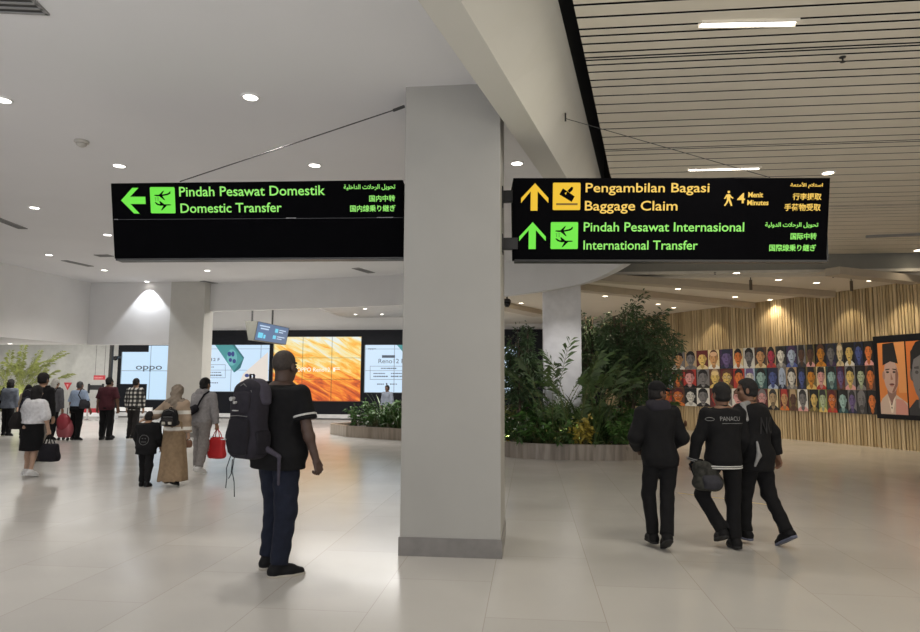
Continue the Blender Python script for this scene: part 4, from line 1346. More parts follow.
L_tree = leafmat('dark_tree_leaf', (.066, .115, .05))
L_palm = leafmat('palm_leaf', (.075, .125, .042))
L_broad = leafmat('broad_leaf', (.075, .17, .04))
L_strap = leafmat('strap_leaf', (.075, .13, .04))
L_croton = leafmat('yellow_croton_leaf', (.42, .34, .06))
L_lime = leafmat('lime_leaf', (.24, .27, .08))
L_fern = leafmat('fern_leaf', (.055, .12, .032))
M_bark = plain('grey_brown_bark', (.13, .10, .075), .9, var=.3, scale=12, bump=.5)
M_cane = plain('olive_cane', (.16, .17, .07), .6, var=.2, scale=8)


def leaf(m, p, d, L_, W_, r, droop=.2):
    d = d.normalized()
    side = d.cross(Vector((0, 0, 1)))
    if side.length < .05: side = Vector((1, 0, 0))
    side.normalize()
    a = r.uniform(-.9, .9)
    up = side.cross(d)
    s2_ = side * math.cos(a) + up * math.sin(a)
    n_ = s2_.cross(d)
    mid = p + d * L_ * .45 + n_ * W_ * .12
    tip = p + d * L_ - Vector((0, 0, droop * L_))
    m.add([p, mid + s2_ * W_ / 2, tip, mid - s2_ * W_ / 2], [(0, 1, 2), (0, 2, 3)])


def strap(m, p, d, L_, W_, bend, seg=5):
    d = d.normalized(); h = Vector((d.x, d.y, 0))
    h = h.normalized() if h.length > 1e-3 else Vector((1, 0, 0))
    side = Vector((-h.y, h.x, 0))
    pts = []
    pos = Vector(p); el = math.asin(max(-1, min(1, d.z)))
    vs = []
    for i in range(seg + 1):
        w = W_ * (.55 + .9 * (i / seg)) * (1 - (i / seg) ** 3) if i < seg else .002
        vs += [pos + side * w / 2, pos - side * w / 2]
        e_ = el - bend * (i / seg)
        pos = pos + (h * math.cos(e_) + Vector((0, 0, 1)) * math.sin(e_)) * (L_ / seg)
    m.add(vs, [(2 * i, 2 * i + 1, 2 * i + 3, 2 * i + 2) for i in range(seg)])


def frond(ml, ms, p, az, el, L_, bend, r, n=20, ll=.36, lw=.019):
    pts = []
    pos = Vector(p); h = Vector((math.cos(az), math.sin(az), 0))
    N_ = 12
    for i in range(N_ + 1):
        pts.append(pos.copy())
        e_ = el - bend * (i / N_) ** 1.4
        pos = pos + (h * math.cos(e_) + Vector((0, 0, 1)) * math.sin(e_)) * (L_ / N_)
    ms.tube(pts, .010, 5, r1=.003)
    side = Vector((-h.y, h.x, 0))
    for k in range(n):
        t = .28 + .72 * k / (n - 1)
        f_ = t * N_; i = min(N_ - 1, int(f_)); q_ = pts[i].lerp(pts[i + 1], f_ - i)
        tg = (pts[i + 1] - pts[i]).normalized()
        l_ = ll * math.sin(math.pi * min(1, .18 + .82 * (1 - abs(2 * (t - .28) / .72 - .75) * .75))) * r.uniform(.85, 1.1)
        for sgn in (-1, 1):
            d = (tg * .85 + side * sgn * r.uniform(.45, .8) + Vector((0, 0, r.uniform(-.15, .25)))).normalized()
            nn = d.cross(side * sgn).normalized()
            w2 = tg.cross(d).normalized().cross(d).normalized() * lw / 2
            mid = q_ + d * l_ * .5
            tip = q_ + d * l_ - Vector((0, 0, r.uniform(.2, .5) * l_))
            ml.add([q_, mid + w2, tip, mid - w2], [(0, 1, 2), (0, 2, 3)])


def branch_tree(label, loc, height, crown, nleaf, seed, stems=4, lsize=.12, group='trees in the big planter', bias=Vector((0, 0, 0)), kind='ficus_tree', cat='tree'):
    """several leaning stems that fork into twigs; leaves sit along the twigs in airy layers"""
    r = random.Random(seed)
    e = empty(kind, loc, 0, label, cat, group)
    ms = MB(); ml = MB()
    cx, cz, rx, rz = crown
    twigs = []
    for sN in range(stems):
        a = 2 * math.pi * sN / stems + r.uniform(-.4, .4)
        base = Vector((.10 * math.cos(a), .10 * math.sin(a), -.05))
        top = Vector((math.cos(a) * rx * .35, math.sin(a) * rx * .35, height * r.uniform(.75, .95))) + bias * .6
        pts = [base.lerp(top, t / 8) + Vector((r.uniform(-.03, .03), r.uniform(-.03, .03), 0)) + bias * .12 * math.sin(t / 8 * math.pi) for t in range(9)]
        ms.tube(pts, .036, 7, r1=.012)
        for k in range(9):
            t = .34 + .66 * k / 8
            i = min(7, int(t * 8)); p = pts[i].lerp(pts[i + 1], t * 8 - i)
            for _ in range(3):
                tgt = Vector((r.gauss(0, 1), r.gauss(0, 1), r.gauss(0, 1))).normalized()
                tgt = Vector((tgt.x * rx, tgt.y * rx, cz + tgt.z * rz)) * r.uniform(.82, 1.02) + bias
                tgt.z = max(tgt.z, cz - rz)
                v = tgt - p
                if v.length > rx * 1.25: v = v.normalized() * rx * 1.25
                q = [p + v * (j / 5) + Vector((0, 0, .10 * math.sin(j / 5 * math.pi))) + Vector((r.uniform(-.03, .03), r.uniform(-.03, .03), r.uniform(-.03, .03))) for j in range(6)]
                ms.tube(q, .011, 5, r1=.003)
                twigs.append(q)
    for k in range(nleaf):
        q = r.choice(twigs)
        f_ = 5 * (1 - r.random() ** 1.3 * .75) * .999
        i = int(f_); p = q[i].lerp(q[i + 1], f_ - i)
        d = Vector((r.gauss(0, 1), r.gauss(0, 1), r.gauss(-.2, .6)))
        p = p + d.normalized() * r.uniform(0, .13)
        leaf(ml, p, d + (q[i + 1] - q[i]).normalized() * .8, lsize * r.uniform(.7, 1.25), lsize * .36, r, .25)
    ms.build('branches', M_bark, e, smooth=True)
    ml.build('foliage', L_tree, e)
    return e


branch_tree('tall airy dark-leaved tree at the right of the big planter, overlapping the wood wall', (2.15, 16.0, .2), 3.5, (0, 2.35, 1.08, 1.28), 9500, 3, 6, .13, bias=Vector((.42, 0, 0)))
branch_tree('slender dark-leaved tree at the left end of the big planter', (-.22, 15.6, .2), 2.85, (0, 1.85, .56, 1.0), 3400, 5, 3, .125)
branch_tree('small dark tree behind the planter column, peeping out at its right', (1.45, 16.95, .2), 3.3, (0, 2.3, .45, 1.0), 1800, 8, 3, .12)


def palm(label, loc, n, L_, seed, spread=1.0, group='palms in the big planter'):
    r = random.Random(seed)
    e = empty('areca_palm', loc, 0, label, 'palm', group)
    ms = MB()
    for k in range(n):
        az = 2 * math.pi * k / n * 2.4 + r.uniform(-.3, .3)
        el = R(r.uniform(74, 88)) - spread * .06
        ml = MB(); mr = MB()
        b = Vector((.10 * math.cos(az), .10 * math.sin(az), -.05))
        frond(ml, mr, b, az, el, L_ * r.uniform(.72, 1.05), R(r.uniform(35, 80)) * spread, r)
        fo = ml.build('frond', L_palm, e)
        mr.build('midrib', M_cane, fo, smooth=True)
    return e


palm('feathery palm in front of the planter column', (.50, 15.25, .2), 13, 2.55, 11, .9)
palm('slim upright palm at the right edge of the white column', (1.0, 15.1, .2), 12, 2.3, 19, .8)
palm('feathery palm with drooping fronds left of the tall tree', (1.5, 15.35, .2), 14, 2.5, 12, 1.0)
palm('smaller feathery palm under the crown of the tall tree', (2.25, 15.3, .2), 9, 1.5, 13, 1.0)


def shrub_mesh(kind, seed):
    r = random.Random(seed)
    ml = MB(); ms = MB()
    if kind == 'broad':      # upright stalks with large drooping leaves
        for k in range(26):
            a = r.uniform(0, 6.28); rad = r.uniform(.02, .32); h = r.uniform(.25, .75)
            tip = Vector((rad * math.cos(a), rad * math.sin(a), h))
            ms.tube([Vector((.05 * math.cos(a), .05 * math.sin(a), -.05)), tip * .6 + Vector((0, 0, .08)), tip], .007, 5, r1=.004)
            d = Vector((math.cos(a), math.sin(a), r.uniform(-.1, .5)))
            leaf(ml, tip, d, r.uniform(.22, .34), r.uniform(.10, .16), r, .35)
            leaf(ml, tip * .8, d + Vector((r.uniform(-1, 1), r.uniform(-1, 1), .3)), r.uniform(.16, .26), .09, r, .3)
        return ml, ms
    if kind == 'strap':
        for k in range(34):
            a = r.uniform(0, 6.28); el = R(r.uniform(35, 88))
            strap(ml, Vector((.04 * math.cos(a), .04 * math.sin(a), r.uniform(0, .15))), Vector((math.cos(a) * math.cos(el), math.sin(a) * math.cos(el), math.sin(el))), r.uniform(.5, .95), .038, R(r.uniform(25, 80)))
        ms.tube([(0, 0, -.05), (0, 0, .22)], .035, 8)
        return ml, ms
    if kind == 'fern':
        for k in range(14):
            frond(ml, ms, Vector((0, 0, 0)), r.uniform(0, 6.28), R(r.uniform(40, 80)), r.uniform(.45, .75), R(r.uniform(60, 110)), r, 13, .15, .035)
        return ml, ms
    # leafy bush of many small leaves on thin stems
    n, sz = (150, .13) if kind == 'bush' else (120, .17)
    for k in range(16):
        a = r.uniform(0, 6.28); h = r.uniform(.35, .72); rad = r.uniform(.08, .36)
        tip = Vector((rad * math.cos(a), rad * math.sin(a), h))
        q = [Vector((.04 * math.cos(a), .04 * math.sin(a), -.05)).lerp(tip, j / 4) + Vector((0, 0, .06 * math.sin(j / 4 * math.pi))) for j in range(5)]
        ms.tube(q, .007, 5, r1=.003)
        for _ in range(n // 9):
            f_ = r.uniform(1.2, 3.99); i = int(f_); p = q[i].lerp(q[i + 1], f_ - i)
            leaf(ml, p, Vector((r.gauss(0, 1), r.gauss(0, 1), r.gauss(.25, .5))), sz * r.uniform(.7, 1.2), sz * .45, r, .25)
    return ml, ms


PROTO = {}
SPEC = {'broad': ('broad_leaf_plant', L_broad, 'large-leaved green plant'), 'strap': ('strap_leaf_plant', L_strap, 'spiky strap-leaved plant'), 'fern': ('fern', L_fern, 'dark green fern'),
        'bush': ('leafy_shrub', L_fern, 'small-leaved dark green shrub'), 'croton': ('croton', L_croton, 'yellow-leaved croton'), 'lime': ('lime_shrub', L_lime, 'lime-green shrub'), 'light': ('leafy_shrub', L_broad, 'fresh green leafy shrub')}


def place_shrub(kind, x, y, z, sc, label, group):
    nm, mat, _ = SPEC[kind]
    var = rnd.randrange(2)
    if (kind, var) not in PROTO:
        e = empty(nm, (x, y, z))
        ml, ms = shrub_mesh('bush' if kind in ('light', 'lime', 'bush') else kind, 40 + 7 * len(PROTO))
        ml.build('foliage', mat, e); ms.build('stems', M_cane, e, smooth=True)
        PROTO[(kind, var)] = e
    else:
        e = copy_tree(PROTO[(kind, var)])
    e.location = (x, y, z); e.rotation_euler.z = rnd.uniform(0, 6.28); e.scale = (sc, sc, sc * rnd.uniform(.9, 1.1))
    tag(e, label, 'plant', group)
    return e


# front row along the rim of the big planter, then a second and a third row behind it (kind, photo x, extra height)
front = [('bush', 506, .85), ('fern', 517, .9), ('bush', 527, .85), ('broad', 538, .8), ('fern', 549, .85), ('broad', 560, .75), ('fern', 571, .8), ('croton', 583, .95), ('strap', 596, .85), ('fern', 606, .8), ('light', 616, .9), ('light', 627, .95), ('strap', 641, .8), ('fern', 655, .8), ('bush', 668, .8)]
second = [('lime', 511, 1.05), ('bush', 524, 1.1), ('broad', 537, 1.1), ('broad', 550, 1.15), ('strap', 563, 1.1), ('lime', 580, 1.0), ('strap', 593, 1.25), ('bush', 605, 1.1), ('broad', 617, 1.15), ('light', 630, 1.15), ('broad', 645, 1.1), ('strap', 660, 1.0)]
third = [('lime', 508, 1.35), ('bush', 520, 1.5), ('bush', 534, 1.5), ('broad', 547, 1.5), ('bush', 562, 1.4), ('strap', 577, 1.4), ('bush', 592, 1.5), ('strap', 606, 1.4), ('bush', 621, 1.5), ('bush', 637, 1.45), ('bush', 652, 1.3)]
for rows, nm, f_ in ((front, 'front rim', .86), (second, 'second row', .60), (third, 'third row', .25)):
    for i, (k, px, sc) in enumerate(rows):
        # point on a shrunken outline of the planter under the sight line through px
        dd = ray(px, 440); u = dd.x / dd.y
        best = None
        for (ex, ey) in superell(PA * f_ if f_ > .5 else PA * .72, PB * f_, 240):
            if ey > 0.02: continue
            X, Y = PCX + ex, PCY + ey
            er = abs(X / Y - u)
            if best is None or er < best[0]: best = (er, X, Y)
        X, Y = best[1], best[2]
        place_shrub(k, X, Y, .24, sc, '%s, %s from the left in the %s of the big planter' % (SPEC[k][2], ORD[i], nm), 'low plants of the big planter, ' + nm)
# low planter by the screens
kinds = ['light', 'fern', 'broad', 'light', 'strap', 'light', 'broad', 'fern', 'light', 'broad']
for row, off, nm in ((0, .32, 'front row'), (1, .85, 'back row')):
    for i in range(9):
        p = q[1].lerp(q3, (i + .45 + .3 * row) / 9.4) + bk.normalized() * off
        k = kinds[(i + 3 * row) % 10]
        place_shrub(k, p.x, p.y, .24, (1.0, 1.4)[row] * rnd.uniform(.85, 1.15), '%s, %s from the left in the %s of the low planter' % (SPEC[k][2], ORD[i], nm), 'plants of the low planter, ' + nm)

# little garden uplights among the plants
for (px, py, Y, w_, tx, ty, lb) in [(583, 437, 14.95, 45, 0, .5, 'small garden uplight glowing under the yellow croton'), (508, 436, 15.3, 30, -.1, .7, 'small garden uplight at the left end of the big planter'), (560, 436, 14.85, 60, .2, 1.0, 'small garden uplight at the foot of the white column')]:
    p = on_y(px, py, Y); p.z = .27
    e = empty('garden_uplight', p, 0, lb, 'uplight', 'uplights in the big planter')
    MB().lathe([(.03, -.05), (.045, 0), (.05, .09), (.04, .09)], 14).build('housing', plain('copper_housing', (.20, .08, .03), .4, .6), e, smooth=True)
    MB().lathe([(.04, .085), (.003, .086)], 14).build('lens', glow('uplight_lens', (1, .85, .5), 3.0), e)
    spot('uplight_lamp', (p.x, p.y, p.z + .11), w_, (1, .86, .52), 110, .8, (p.x + tx, p.y + ty, p.z + 1.2), .03)

# plants against the pale wall of the side bay
for i, (px, h, sd) in enumerate([(4, 2.6, 21), (15, 2.75, 22), (24, 2.4, 23)]):
    p = on_y(px, 415, 26.6); p.z = 0
    r = random.Random(sd)
    e = empty('bamboo_palm', p, 0, ['tall yellow-green bamboo-like palm at the left edge of the photo', 'tall yellow-green bamboo-like palm behind the women on the left', 'thin bamboo-like palm nearest the white-capped traveller'][i], 'palm', 'palms in the side bay')
    for k in range(15):
        ml = MB(); mr = MB()
        frond(ml, mr, (r.uniform(-.2, .2), r.uniform(-.2, .2), .25), r.uniform(0, 6.28), R(r.uniform(68, 88)), h * r.uniform(.8, 1.25), R(r.uniform(30, 80)), r, 26, .34, .026)
        fo = ml.build('frond', L_lime, e); mr.build('midrib', M_cane, fo)
    MB().lathe([(.24, 0), (.30, .3), (.28, .3), (.26, .27), (.004, .27)], 20).build('pot', plain('white_pot', (.5, .5, .48), .4), e, smooth=False)
spot('side_bay_uplight', (on_y(13, 415, 25.9).x, 25.9, .3), 110, (1, .95, .8), 90, .8, (on_y(13, 415, 26.6).x, 27.4, 2.6), .05)
# ================================================================ fittings of the side bay
p = on_y(110.5, 372, 27.6)
MBp = MB().box(-.06, .06, -.06, .06, 0, 5.0)
tag(MBp.build('post', plain('dark_brown_post', (.02, .018, .016), .5), None, (p.x, 27.6, 0)), 'dark slim upright post at the right end of the side bay wall', 'post')
p = on_y(116, 357, 28.2)
e = empty('wall_camera', p, 0, 'small black camera on the pale wall left of the logo screen', 'camera')
MB().box(-.03, .03, -.05, .38, -.05, .05).build('arm', M_dark, e)
MB().lathe([(.12, .03), (.13, -.02), (.10, -.12), (.004, -.17)], 16, c=(0, -.05, 0)).build('dome', plain('black_glass', (.01, .01, .012), .1), e, smooth=True)
M_redsign = plain('red_sign', (.42, .03, .04), .5)
a, c = on_y(94, 375.3, 27.2), on_y(105, 379.8, 27.2)
e = empty('red_sign', (a.x, 27.2, c.z), 0, 'small red strip sign hanging left of the dark post', 'sign')
MB().box(0, c.x - a.x, -.02, .02, 0, a.z - c.z).build('board', M_redsign, e)
m = MB()
for k in range(6): m.box(.05 + k * .065, .05 + k * .065 + .04, -.023, -.02, .06, .12)
m.build('lettering', plain('pale_red_letters', (.65, .3, .3), .5), e)
MB().tube([(.05, 0, a.z - c.z), (.05, 0, 5.0 - c.z)], .008, 5).tube([(c.x - a.x - .05, 0, a.z - c.z), (c.x - a.x - .05, 0, 5.0 - c.z)], .008, 5).build('hanging_wire', M_dark, e)
a, c = on_y(64, 382.5, 27.0), on_y(71.5, 390, 27.0)
w_ = c.x - a.x
e = empty('warning_triangle', (a.x, 27.0, c.z), 0, 'red downward triangle sign on a thin post between two travellers', 'sign')
h_ = a.z - c.z
MB().add([(0, -.015, h_), (w_, -.015, h_), (w_ / 2, -.015, 0), (0, .015, h_), (w_, .015, h_), (w_ / 2, .015, 0)], [(0, 2, 1), (3, 4, 5), (0, 1, 4, 3), (1, 2, 5, 4), (2, 0, 3, 5)]).build('board', M_redsign, e)
MB().add([(w_ * .36, -.02, h_ * .75), (w_ * .64, -.02, h_ * .75), (w_ * .5, -.02, h_ * .3)], [(0, 2, 1)]).build('symbol', plain('pale_red_letters', (.65, .3, .3), .5), e)
MB().tube([(w_ / 2, .03, h_ * .5), (w_ / 2, .03, -c.z)], .015, 6).build('post', M_chrome, e)
# retractable belt barrier
M_belt = plain('black_belt', (.01, .01, .012), .6)
xs = [on_y(px, 417, 26.0).x for px in (87, 101)]
for i, X in enumerate(xs):
    e = empty('barrier_post', (X, 26.0, 0), 0, ['steel queue barrier post left of the maroon-shirted man', 'steel queue barrier post behind the maroon-shirted man'][i], 'barrier post', 'queue barrier posts')
    MB().lathe([(.17, 0), (.17, .02), (.05, .05)], 20).build('base', M_chrome, e)
    MB().lathe([(.035, .03), (.035, 1.15)], 14).build('tube', M_chrome, e, smooth=True)
    MB().lathe([(.045, 1.12), (.045, 1.5), (.03, 1.52)], 14).build('head', M_belt, e)
tag(MB().box(xs[0], xs[1], 25.99, 26.01, 1.26, 1.46).build('barrier_belt', M_belt), 'black barrier belt or board stretched left of the maroon-shirted man', 'barrier belt')
a, c = on_y(80, 411.5, 26.4), on_y(104, 415.3, 26.4)
e = empty('barrier_board', (a.x, 26.4, 0), 0, 'low red and white barrier rail on the floor behind the travellers', 'barrier')
MB().box(0, c.x - a.x, -.03, .03, .30, .48).build('rail', M_redsign, e)
MB().box(.02, c.x - a.x - .02, -.028, .028, .14, .30).build('lower_rail', M_white, e)
for X in (.05, c.x - a.x - .05): MB().box(X - .03, X + .03, -.15, .15, 0, .5).build('foot', M_white, e)
a, c = on_y(113, 414, 26.8), on_y(152, 414, 26.8)
e = empty('barrier_rail', (a.x, 26.8, 0), 0, 'low white barrier rail on the floor below the logo screen', 'barrier')
MB().box(0, c.x - a.x, -.04, .04, .36, .52).build('rail', M_white, e)
for X in (.1, (c.x - a.x) / 2, c.x - a.x - .1): MB().box(X - .04, X + .04, -.15, .15, 0, .36).build('foot', M_white, e)
# ================================================================ people
def U(v):
    v = np.array(v, float)
    return v / np.linalg.norm(v)


def rot3(yaw=0, pitch=0, tilt=0):
    return np.array(Matrix.Rotation(R(yaw), 3, 'Z') @ Matrix.Rotation(R(-pitch), 3, 'X') @ Matrix.Rotation(R(tilt), 3, 'Y'))


TORSO = [(-.10, .150, .100), (-.03, .168, .118), (.05, .160, .115), (.14, .146, .106), (.24, .148, .106), (.36, .170, .118), (.45, .168, .106), (.50, .120, .082), (.545, .062, .060)]
STAND = ((.03, .03, -1), (.02, -.03, -1), 0, 10)
HANG = ((.13, .0, -1), (.08, .16, -1))
SKIN = {'tan': (.30, .17, .10), 'brown': (.17, .085, .05), 'deep': (.065, .036, .026), 'light': (.42, .27, .19), 'dark': (.10, .05, .03)}


def mirror(v, sd): return np.array([v[0] * sd, v[1], v[2]], float)


class Person:
    """a figure facing its own +y; every joint is a place in the figure's own frame, feet on z = 0"""
    def __init__(s, label, loc, heading, H, pose=None, skin='tan', vox=.012, wide=1.0, deep=1.0, female=False, shoe=None, sole=None, shoe_big=1.0, head=(0, 0, 0), lean=(0, .03), hips=1.0, bare=False, hs=1.0):
        pose = pose or {}
        s.k = k = H / 1.75
        s.leg = 1.0 if bare else .68; s.hk = k * hs
        s.vox = vox; s.wide = wide * (.93 if female else 1); s.deep = deep; s.loc = loc; s.heading = heading; s.label = label
        pz = .93 * k
        s.lean = np.array([lean[0], lean[1], 0]) * k
        sh = (.165 if female else .185) * k * (wide ** .7)
        neck = np.array([0, 0, pz + .525 * k]) + s.lean
        J = {}
        for nm, sd in (('l', -1), ('r', 1)):
            up, fo = pose.get(nm + 'arm', HANG)
            S = np.array([sd * sh, 0, pz + .452 * k]) + s.lean * .9 + np.array([0, pose.get('twist', 0) * sd * .05 * k, 0])
            E_ = S + U(mirror(up, sd)) * .285 * k
            W = E_ + U(mirror(fo, sd)) * .25 * k
            th, shn, pit, yw = pose.get(nm + 'leg', STAND)
            Hp = np.array([sd * .088 * k, 0, pz - .03 * k])
            K = Hp + U(mirror(th, sd)) * .425 * k
            A = K + U(mirror(shn, sd)) * .40 * k
            J.update({nm + 's': S, nm + 'e': E_, nm + 'w': W, nm + 'h': Hp, nm + 'k': K, nm + 'a': A, nm + 'fd': U(mirror(fo, sd))})
            Rf = np.array(Matrix.Rotation(R(-sd * yw), 3, 'Z') @ Matrix.Rotation(R(-pit), 3, 'X'))
            J[nm + 'f'] = Rf
        low = min(float((J[n + 'a'] + J[n + 'f'] @ (np.array(q) * k))[2]) for n in 'lr' for q in ((0, -.08, -.085), (0, .20, -.085), (0, .10, -.085)))
        dz = np.array([0, 0, -low])
        for q in J:
            if isinstance(J[q], np.ndarray) and J[q].shape == (3,) and not q.endswith('fd'): J[q] = J[q] + dz
        s.J = J
        s.pz = pz - low
        s.neck = neck + dz
        s.Rh = rot3(*head)
        s.hc = s.neck + np.array([0, .015 * k, .045 * k]) + s.Rh @ np.array([0, .012, .085]) * k
        s.skinmat = plain('skin_' + skin, SKIN[skin], .55, var=.06, scale=14)
        s.tor = lambda add=0, lo=-.10, hi=.545, flare=0, dadd=None: [(s.pz + z * k, s.lean[0] * z / .52, s.lean[1] * z / .52, (a * s.wide * (hips if z < .1 else 1)) * k + add + flare * max(0, (.1 - z)) * 1.0, b * s.deep * k + (add if dadd is None else dadd) + flare * max(0, (.1 - z)) * .7)
                                                                    for z, a, b in TORSO if lo <= z <= hi]
        body = s.body_prims()
        parts = [solid(body, max(vox, .008) if vox < .012 else vox)]
        parts.append(solid(s.head_prims(), min(vox, .009) * .75))
        for n, sd in (('l', -1), ('r', 1)):
            parts.append(solid(s.hand_prims(n, sd, pose.get(n + 'hand', 28), pose.get(n + 'palm')), min(vox, .009) * .62))
        s.ob = np_mesh('person', join_arrays(parts), s.skinmat)
        s.ob.location = (loc[0], loc[1], 0); s.ob.rotation_euler.z = R(heading)
        tag(s.ob, label, 'person')
        m_eye = plain('dark_eye', (.015, .01, .008), .15)
        for sd in (-1, 1):
            c = s.hp(sd * .031, .083, .012)
            MB().lathe([(.0015, -.011), (.008, -.008), (.011, 0), (.008, .008), (.0015, .011)], 10, c=tuple(c)).build('eye', m_eye, s.ob, smooth=True)
        if shoe: s.shoes(shoe, sole, shoe_big)

    def hp(s, x, y, z): return s.hc + s.Rh @ (np.array([x, y, z]) * s.hk)

    def body_prims(s):
        J, k, g = s.J, s.k, s.leg
        P = [loft(s.tor(), 2.3, .03)]
        P.append(ell((0, -.035 * k, s.pz - .04 * k), (.145 * s.wide * k, .10 * k, .10 * k), k=.05))
        P.append(cap(s.neck - [0, 0, .05 * k], s.hc - s.Rh @ np.array([0, .01, .03]) * k, .062 * k, .054 * k, .03))
        for n in 'lr':
            P.append(cap(s.neck - [0, 0, .07 * k], J[n + 's'] - [0, 0, .008 * k], .050 * k, .050 * k, .05))
            P += [cap(J[n + 's'], J[n + 'e'], .054 * k, .041 * k, .03), cap(J[n + 'e'], J[n + 'w'], .042 * k, .027 * k, .02)]
            f = J[n + 'e'] + (J[n + 'w'] - J[n + 'e']) * .25
            P.append(ell(f, (.043 * k,) * 3, k=.03))
            P += [cap(J[n + 'h'], J[n + 'k'], .086 * k * g, .056 * k * g, .03), cap(J[n + 'k'], J[n + 'a'], .054 * k * g, .036 * k * g, .02)]
            c = J[n + 'k'] + (J[n + 'a'] - J[n + 'k']) * .3 + J[n + 'f'] @ np.array([0, -.018, 0]) * k
            P.append(ell(c, (.052 * k * g, .055 * k * g, .10 * k), k=.03))
            A, F = J[n + 'a'], J[n + 'f']
            P += [cap(A, A + F @ np.array([0, -.04, -.045]) * k, .036 * k, .032 * k, .02), cap(A + F @ np.array([0, .0, -.03]) * k, A + F @ np.array([0, .12, -.055]) * k, .036 * k, .026 * k, .02),
                  cap(A + F @ np.array([0, .12, -.055]) * k, A + F @ np.array([0, .165, -.06]) * k, .032 * k, .02 * k, .02)]
        return P

    def head_prims(s):
        k = s.hk
        h, Rm = s.hp, s.Rh
        e = lambda c, r, kk=.012, op='u': ell(h(*c), np.array(r) * k, Rm, kk, op)
        return [e((0, -.012, .035), (.074, .094, .088), .01), e((0, .022, -.045), (.060, .070, .072), .03), e((0, .05, -.088), (.030, .030, .022), .02),
                cap(h(0, -.02, -.05), s.neck - [0, 0, .02 * k], .056 * k, .060 * k, .03),
                e((0, .078, .034), (.052, .014, .012), .012),
                e((-.031, .088, .012), (.020, .012, .012), .008, 's'), e((.031, .088, .012), (.020, .012, .012), .008, 's'),
                cap(h(0, .084, .015), h(0, .108, -.022), .009 * k, .014 * k, .010), e((-.012, .096, -.024), (.010, .010, .008), .006), e((.012, .096, -.024), (.010, .010, .008), .006),
                e((-.042, .062, -.02), (.024, .02, .02), .02), e((.042, .062, -.02), (.024, .02, .02), .02),
                e((0, .087, -.052), (.026, .010, .007), .006), e((0, .086, -.065), (.022, .010, .008), .006), e((0, .097, -.0585), (.028, .008, .0022), .003, 's'),
                e((-.078, -.004, -.002), (.010, .020, .034), .006), e((.078, -.004, -.002), (.010, .020, .034), .006),
                e((-.086, .002, .0), (.005, .010, .020), .005, 's'), e((.086, .002, .0), (.005, .010, .020), .005, 's')]

    def hand_prims(s, n, sd, curl, palm=None):
        """palm, four unequal fingers with three bends each and a thumb leaving the side of the palm"""
        J, k = s.J, s.k
        W = J[n + 'w']; d = J[n + 'fd']
        nrm = np.array(palm if palm is not None else (-sd, 0, 0), float)
        nrm = U(nrm - d * (nrm @ d))
        t = np.cross(nrm, d) * 1.0
        if t[1] < 0: t = -t                       # thumb side looks forward for a hanging arm
        P = [cap(W - d * .07 * k, W + d * .01 * k, .033 * k, .027 * k, .01)]
        kn = []
        for q, (off, ln, pl) in enumerate(((.031, .068, .086), (.0105, .077, .090), (-.0105, .071, .086), (-.030, .056, .078))):
            K = W + d * pl * k + t * off * k
            P.append(cap(W + t * off * .6 * k + d * .012 * k, K, .016 * k, .0125 * k, .014))
            a = 0
            p = K
            for j, fr in enumerate((.44, .31, .25)):
                a += R(curl * (1.0 if j else .8))
                q_ = p + (d * math.cos(a) + nrm * math.sin(a)) * ln * fr * k
                P.append(cap(p, q_, (.0092 - .0006 * j) * k, (.0086 - .0008 * j) * k, .004))
                p = q_
        T0 = W + d * .028 * k + t * .024 * k
        T1 = T0 + U(d * .75 + t * .75 + nrm * .35) * .042 * k
        T2 = T1 + U(d * .95 + t * .25 + nrm * (.3 + curl / 120)) * .030 * k
        T3 = T2 + U(d * .95 - t * .05 + nrm * (.45 + curl / 90)) * .025 * k
        P += [cap(T0, T1, .016 * k, .0125 * k, .012), cap(T1, T2, .0115 * k, .0105 * k, .004), cap(T2, T3, .0105 * k, .008 * k, .004)]
        return P

    def cloth(s, name, prims, mat, planes=(), noise=.006, nf=16, h=None, parent=None):
        return np_mesh(name, solid(prims, h or s.vox, planes, noise, nf, seed=len(s.label) + len(name)), mat, parent or s.ob)

    def shoes(s, mat, sole, big=1.0):
        J, k = s.J, s.k * big
        for n in 'lr':
            A, F = J[n + 'a'], J[n + 'f']
            g = lambda x, y, z: A + F @ np.array([x, y, z]) * k
            u = F @ np.array([0, 0, 1.0])
            sd = -1 if n == 'l' else 1
            up = [cap(g(0, -.03, -.045), g(sd * .006, .09, -.05), .044 * k, .044 * k, .02), cap(g(sd * .006, .09, -.05), g(sd * .004, .155, -.058), .044 * k, .030 * k, .02), cap(g(0, -.004, .0), g(0, -.03, -.04), .047 * k, .045 * k, .02), cap(g(0, .01, -.01), g(0, .09, -.035), .036 * k, .03 * k, .02)]
            hh = min(s.vox, .009)
            sh = np_mesh('shoe', solid(up, hh, [(g(0, 0, -.076), -u), (g(0, 0, .03), u)]), mat, s.ob)
            so = [cap(g(0, -.035, -.07), g(sd * .006, .09, -.07), .044 * k, .047 * k, .02), cap(g(sd * .006, .09, -.07), g(sd * .004, .16, -.07), .047 * k, .031 * k, .02)]
            np_mesh('sole', solid(so, hh * .8, [(g(0, 0, -.086), -u), (g(0, 0, -.062), u)]), sole or mat, sh)

    def arm_caps(s, n, loose, frac, r0=.06, r1=.05):
        J, k = s.J, s.k
        S, E_, W = J[n + 's'], J[n + 'e'], J[n + 'w']
        if frac <= 1:
            return [cap(S, S + (E_ - S) * frac, r0 * k * .95 + loose * .35, r0 * k + loose, .03, cutb=True)]
        return [cap(S, E_, r0 * k * .95 + loose * .35, r1 * k + loose * .8, .03), cap(E_, E_ + (W - E_) * (frac - 1), r1 * k + loose * .8, .036 * k + loose * .7, .025, cutb=True)]

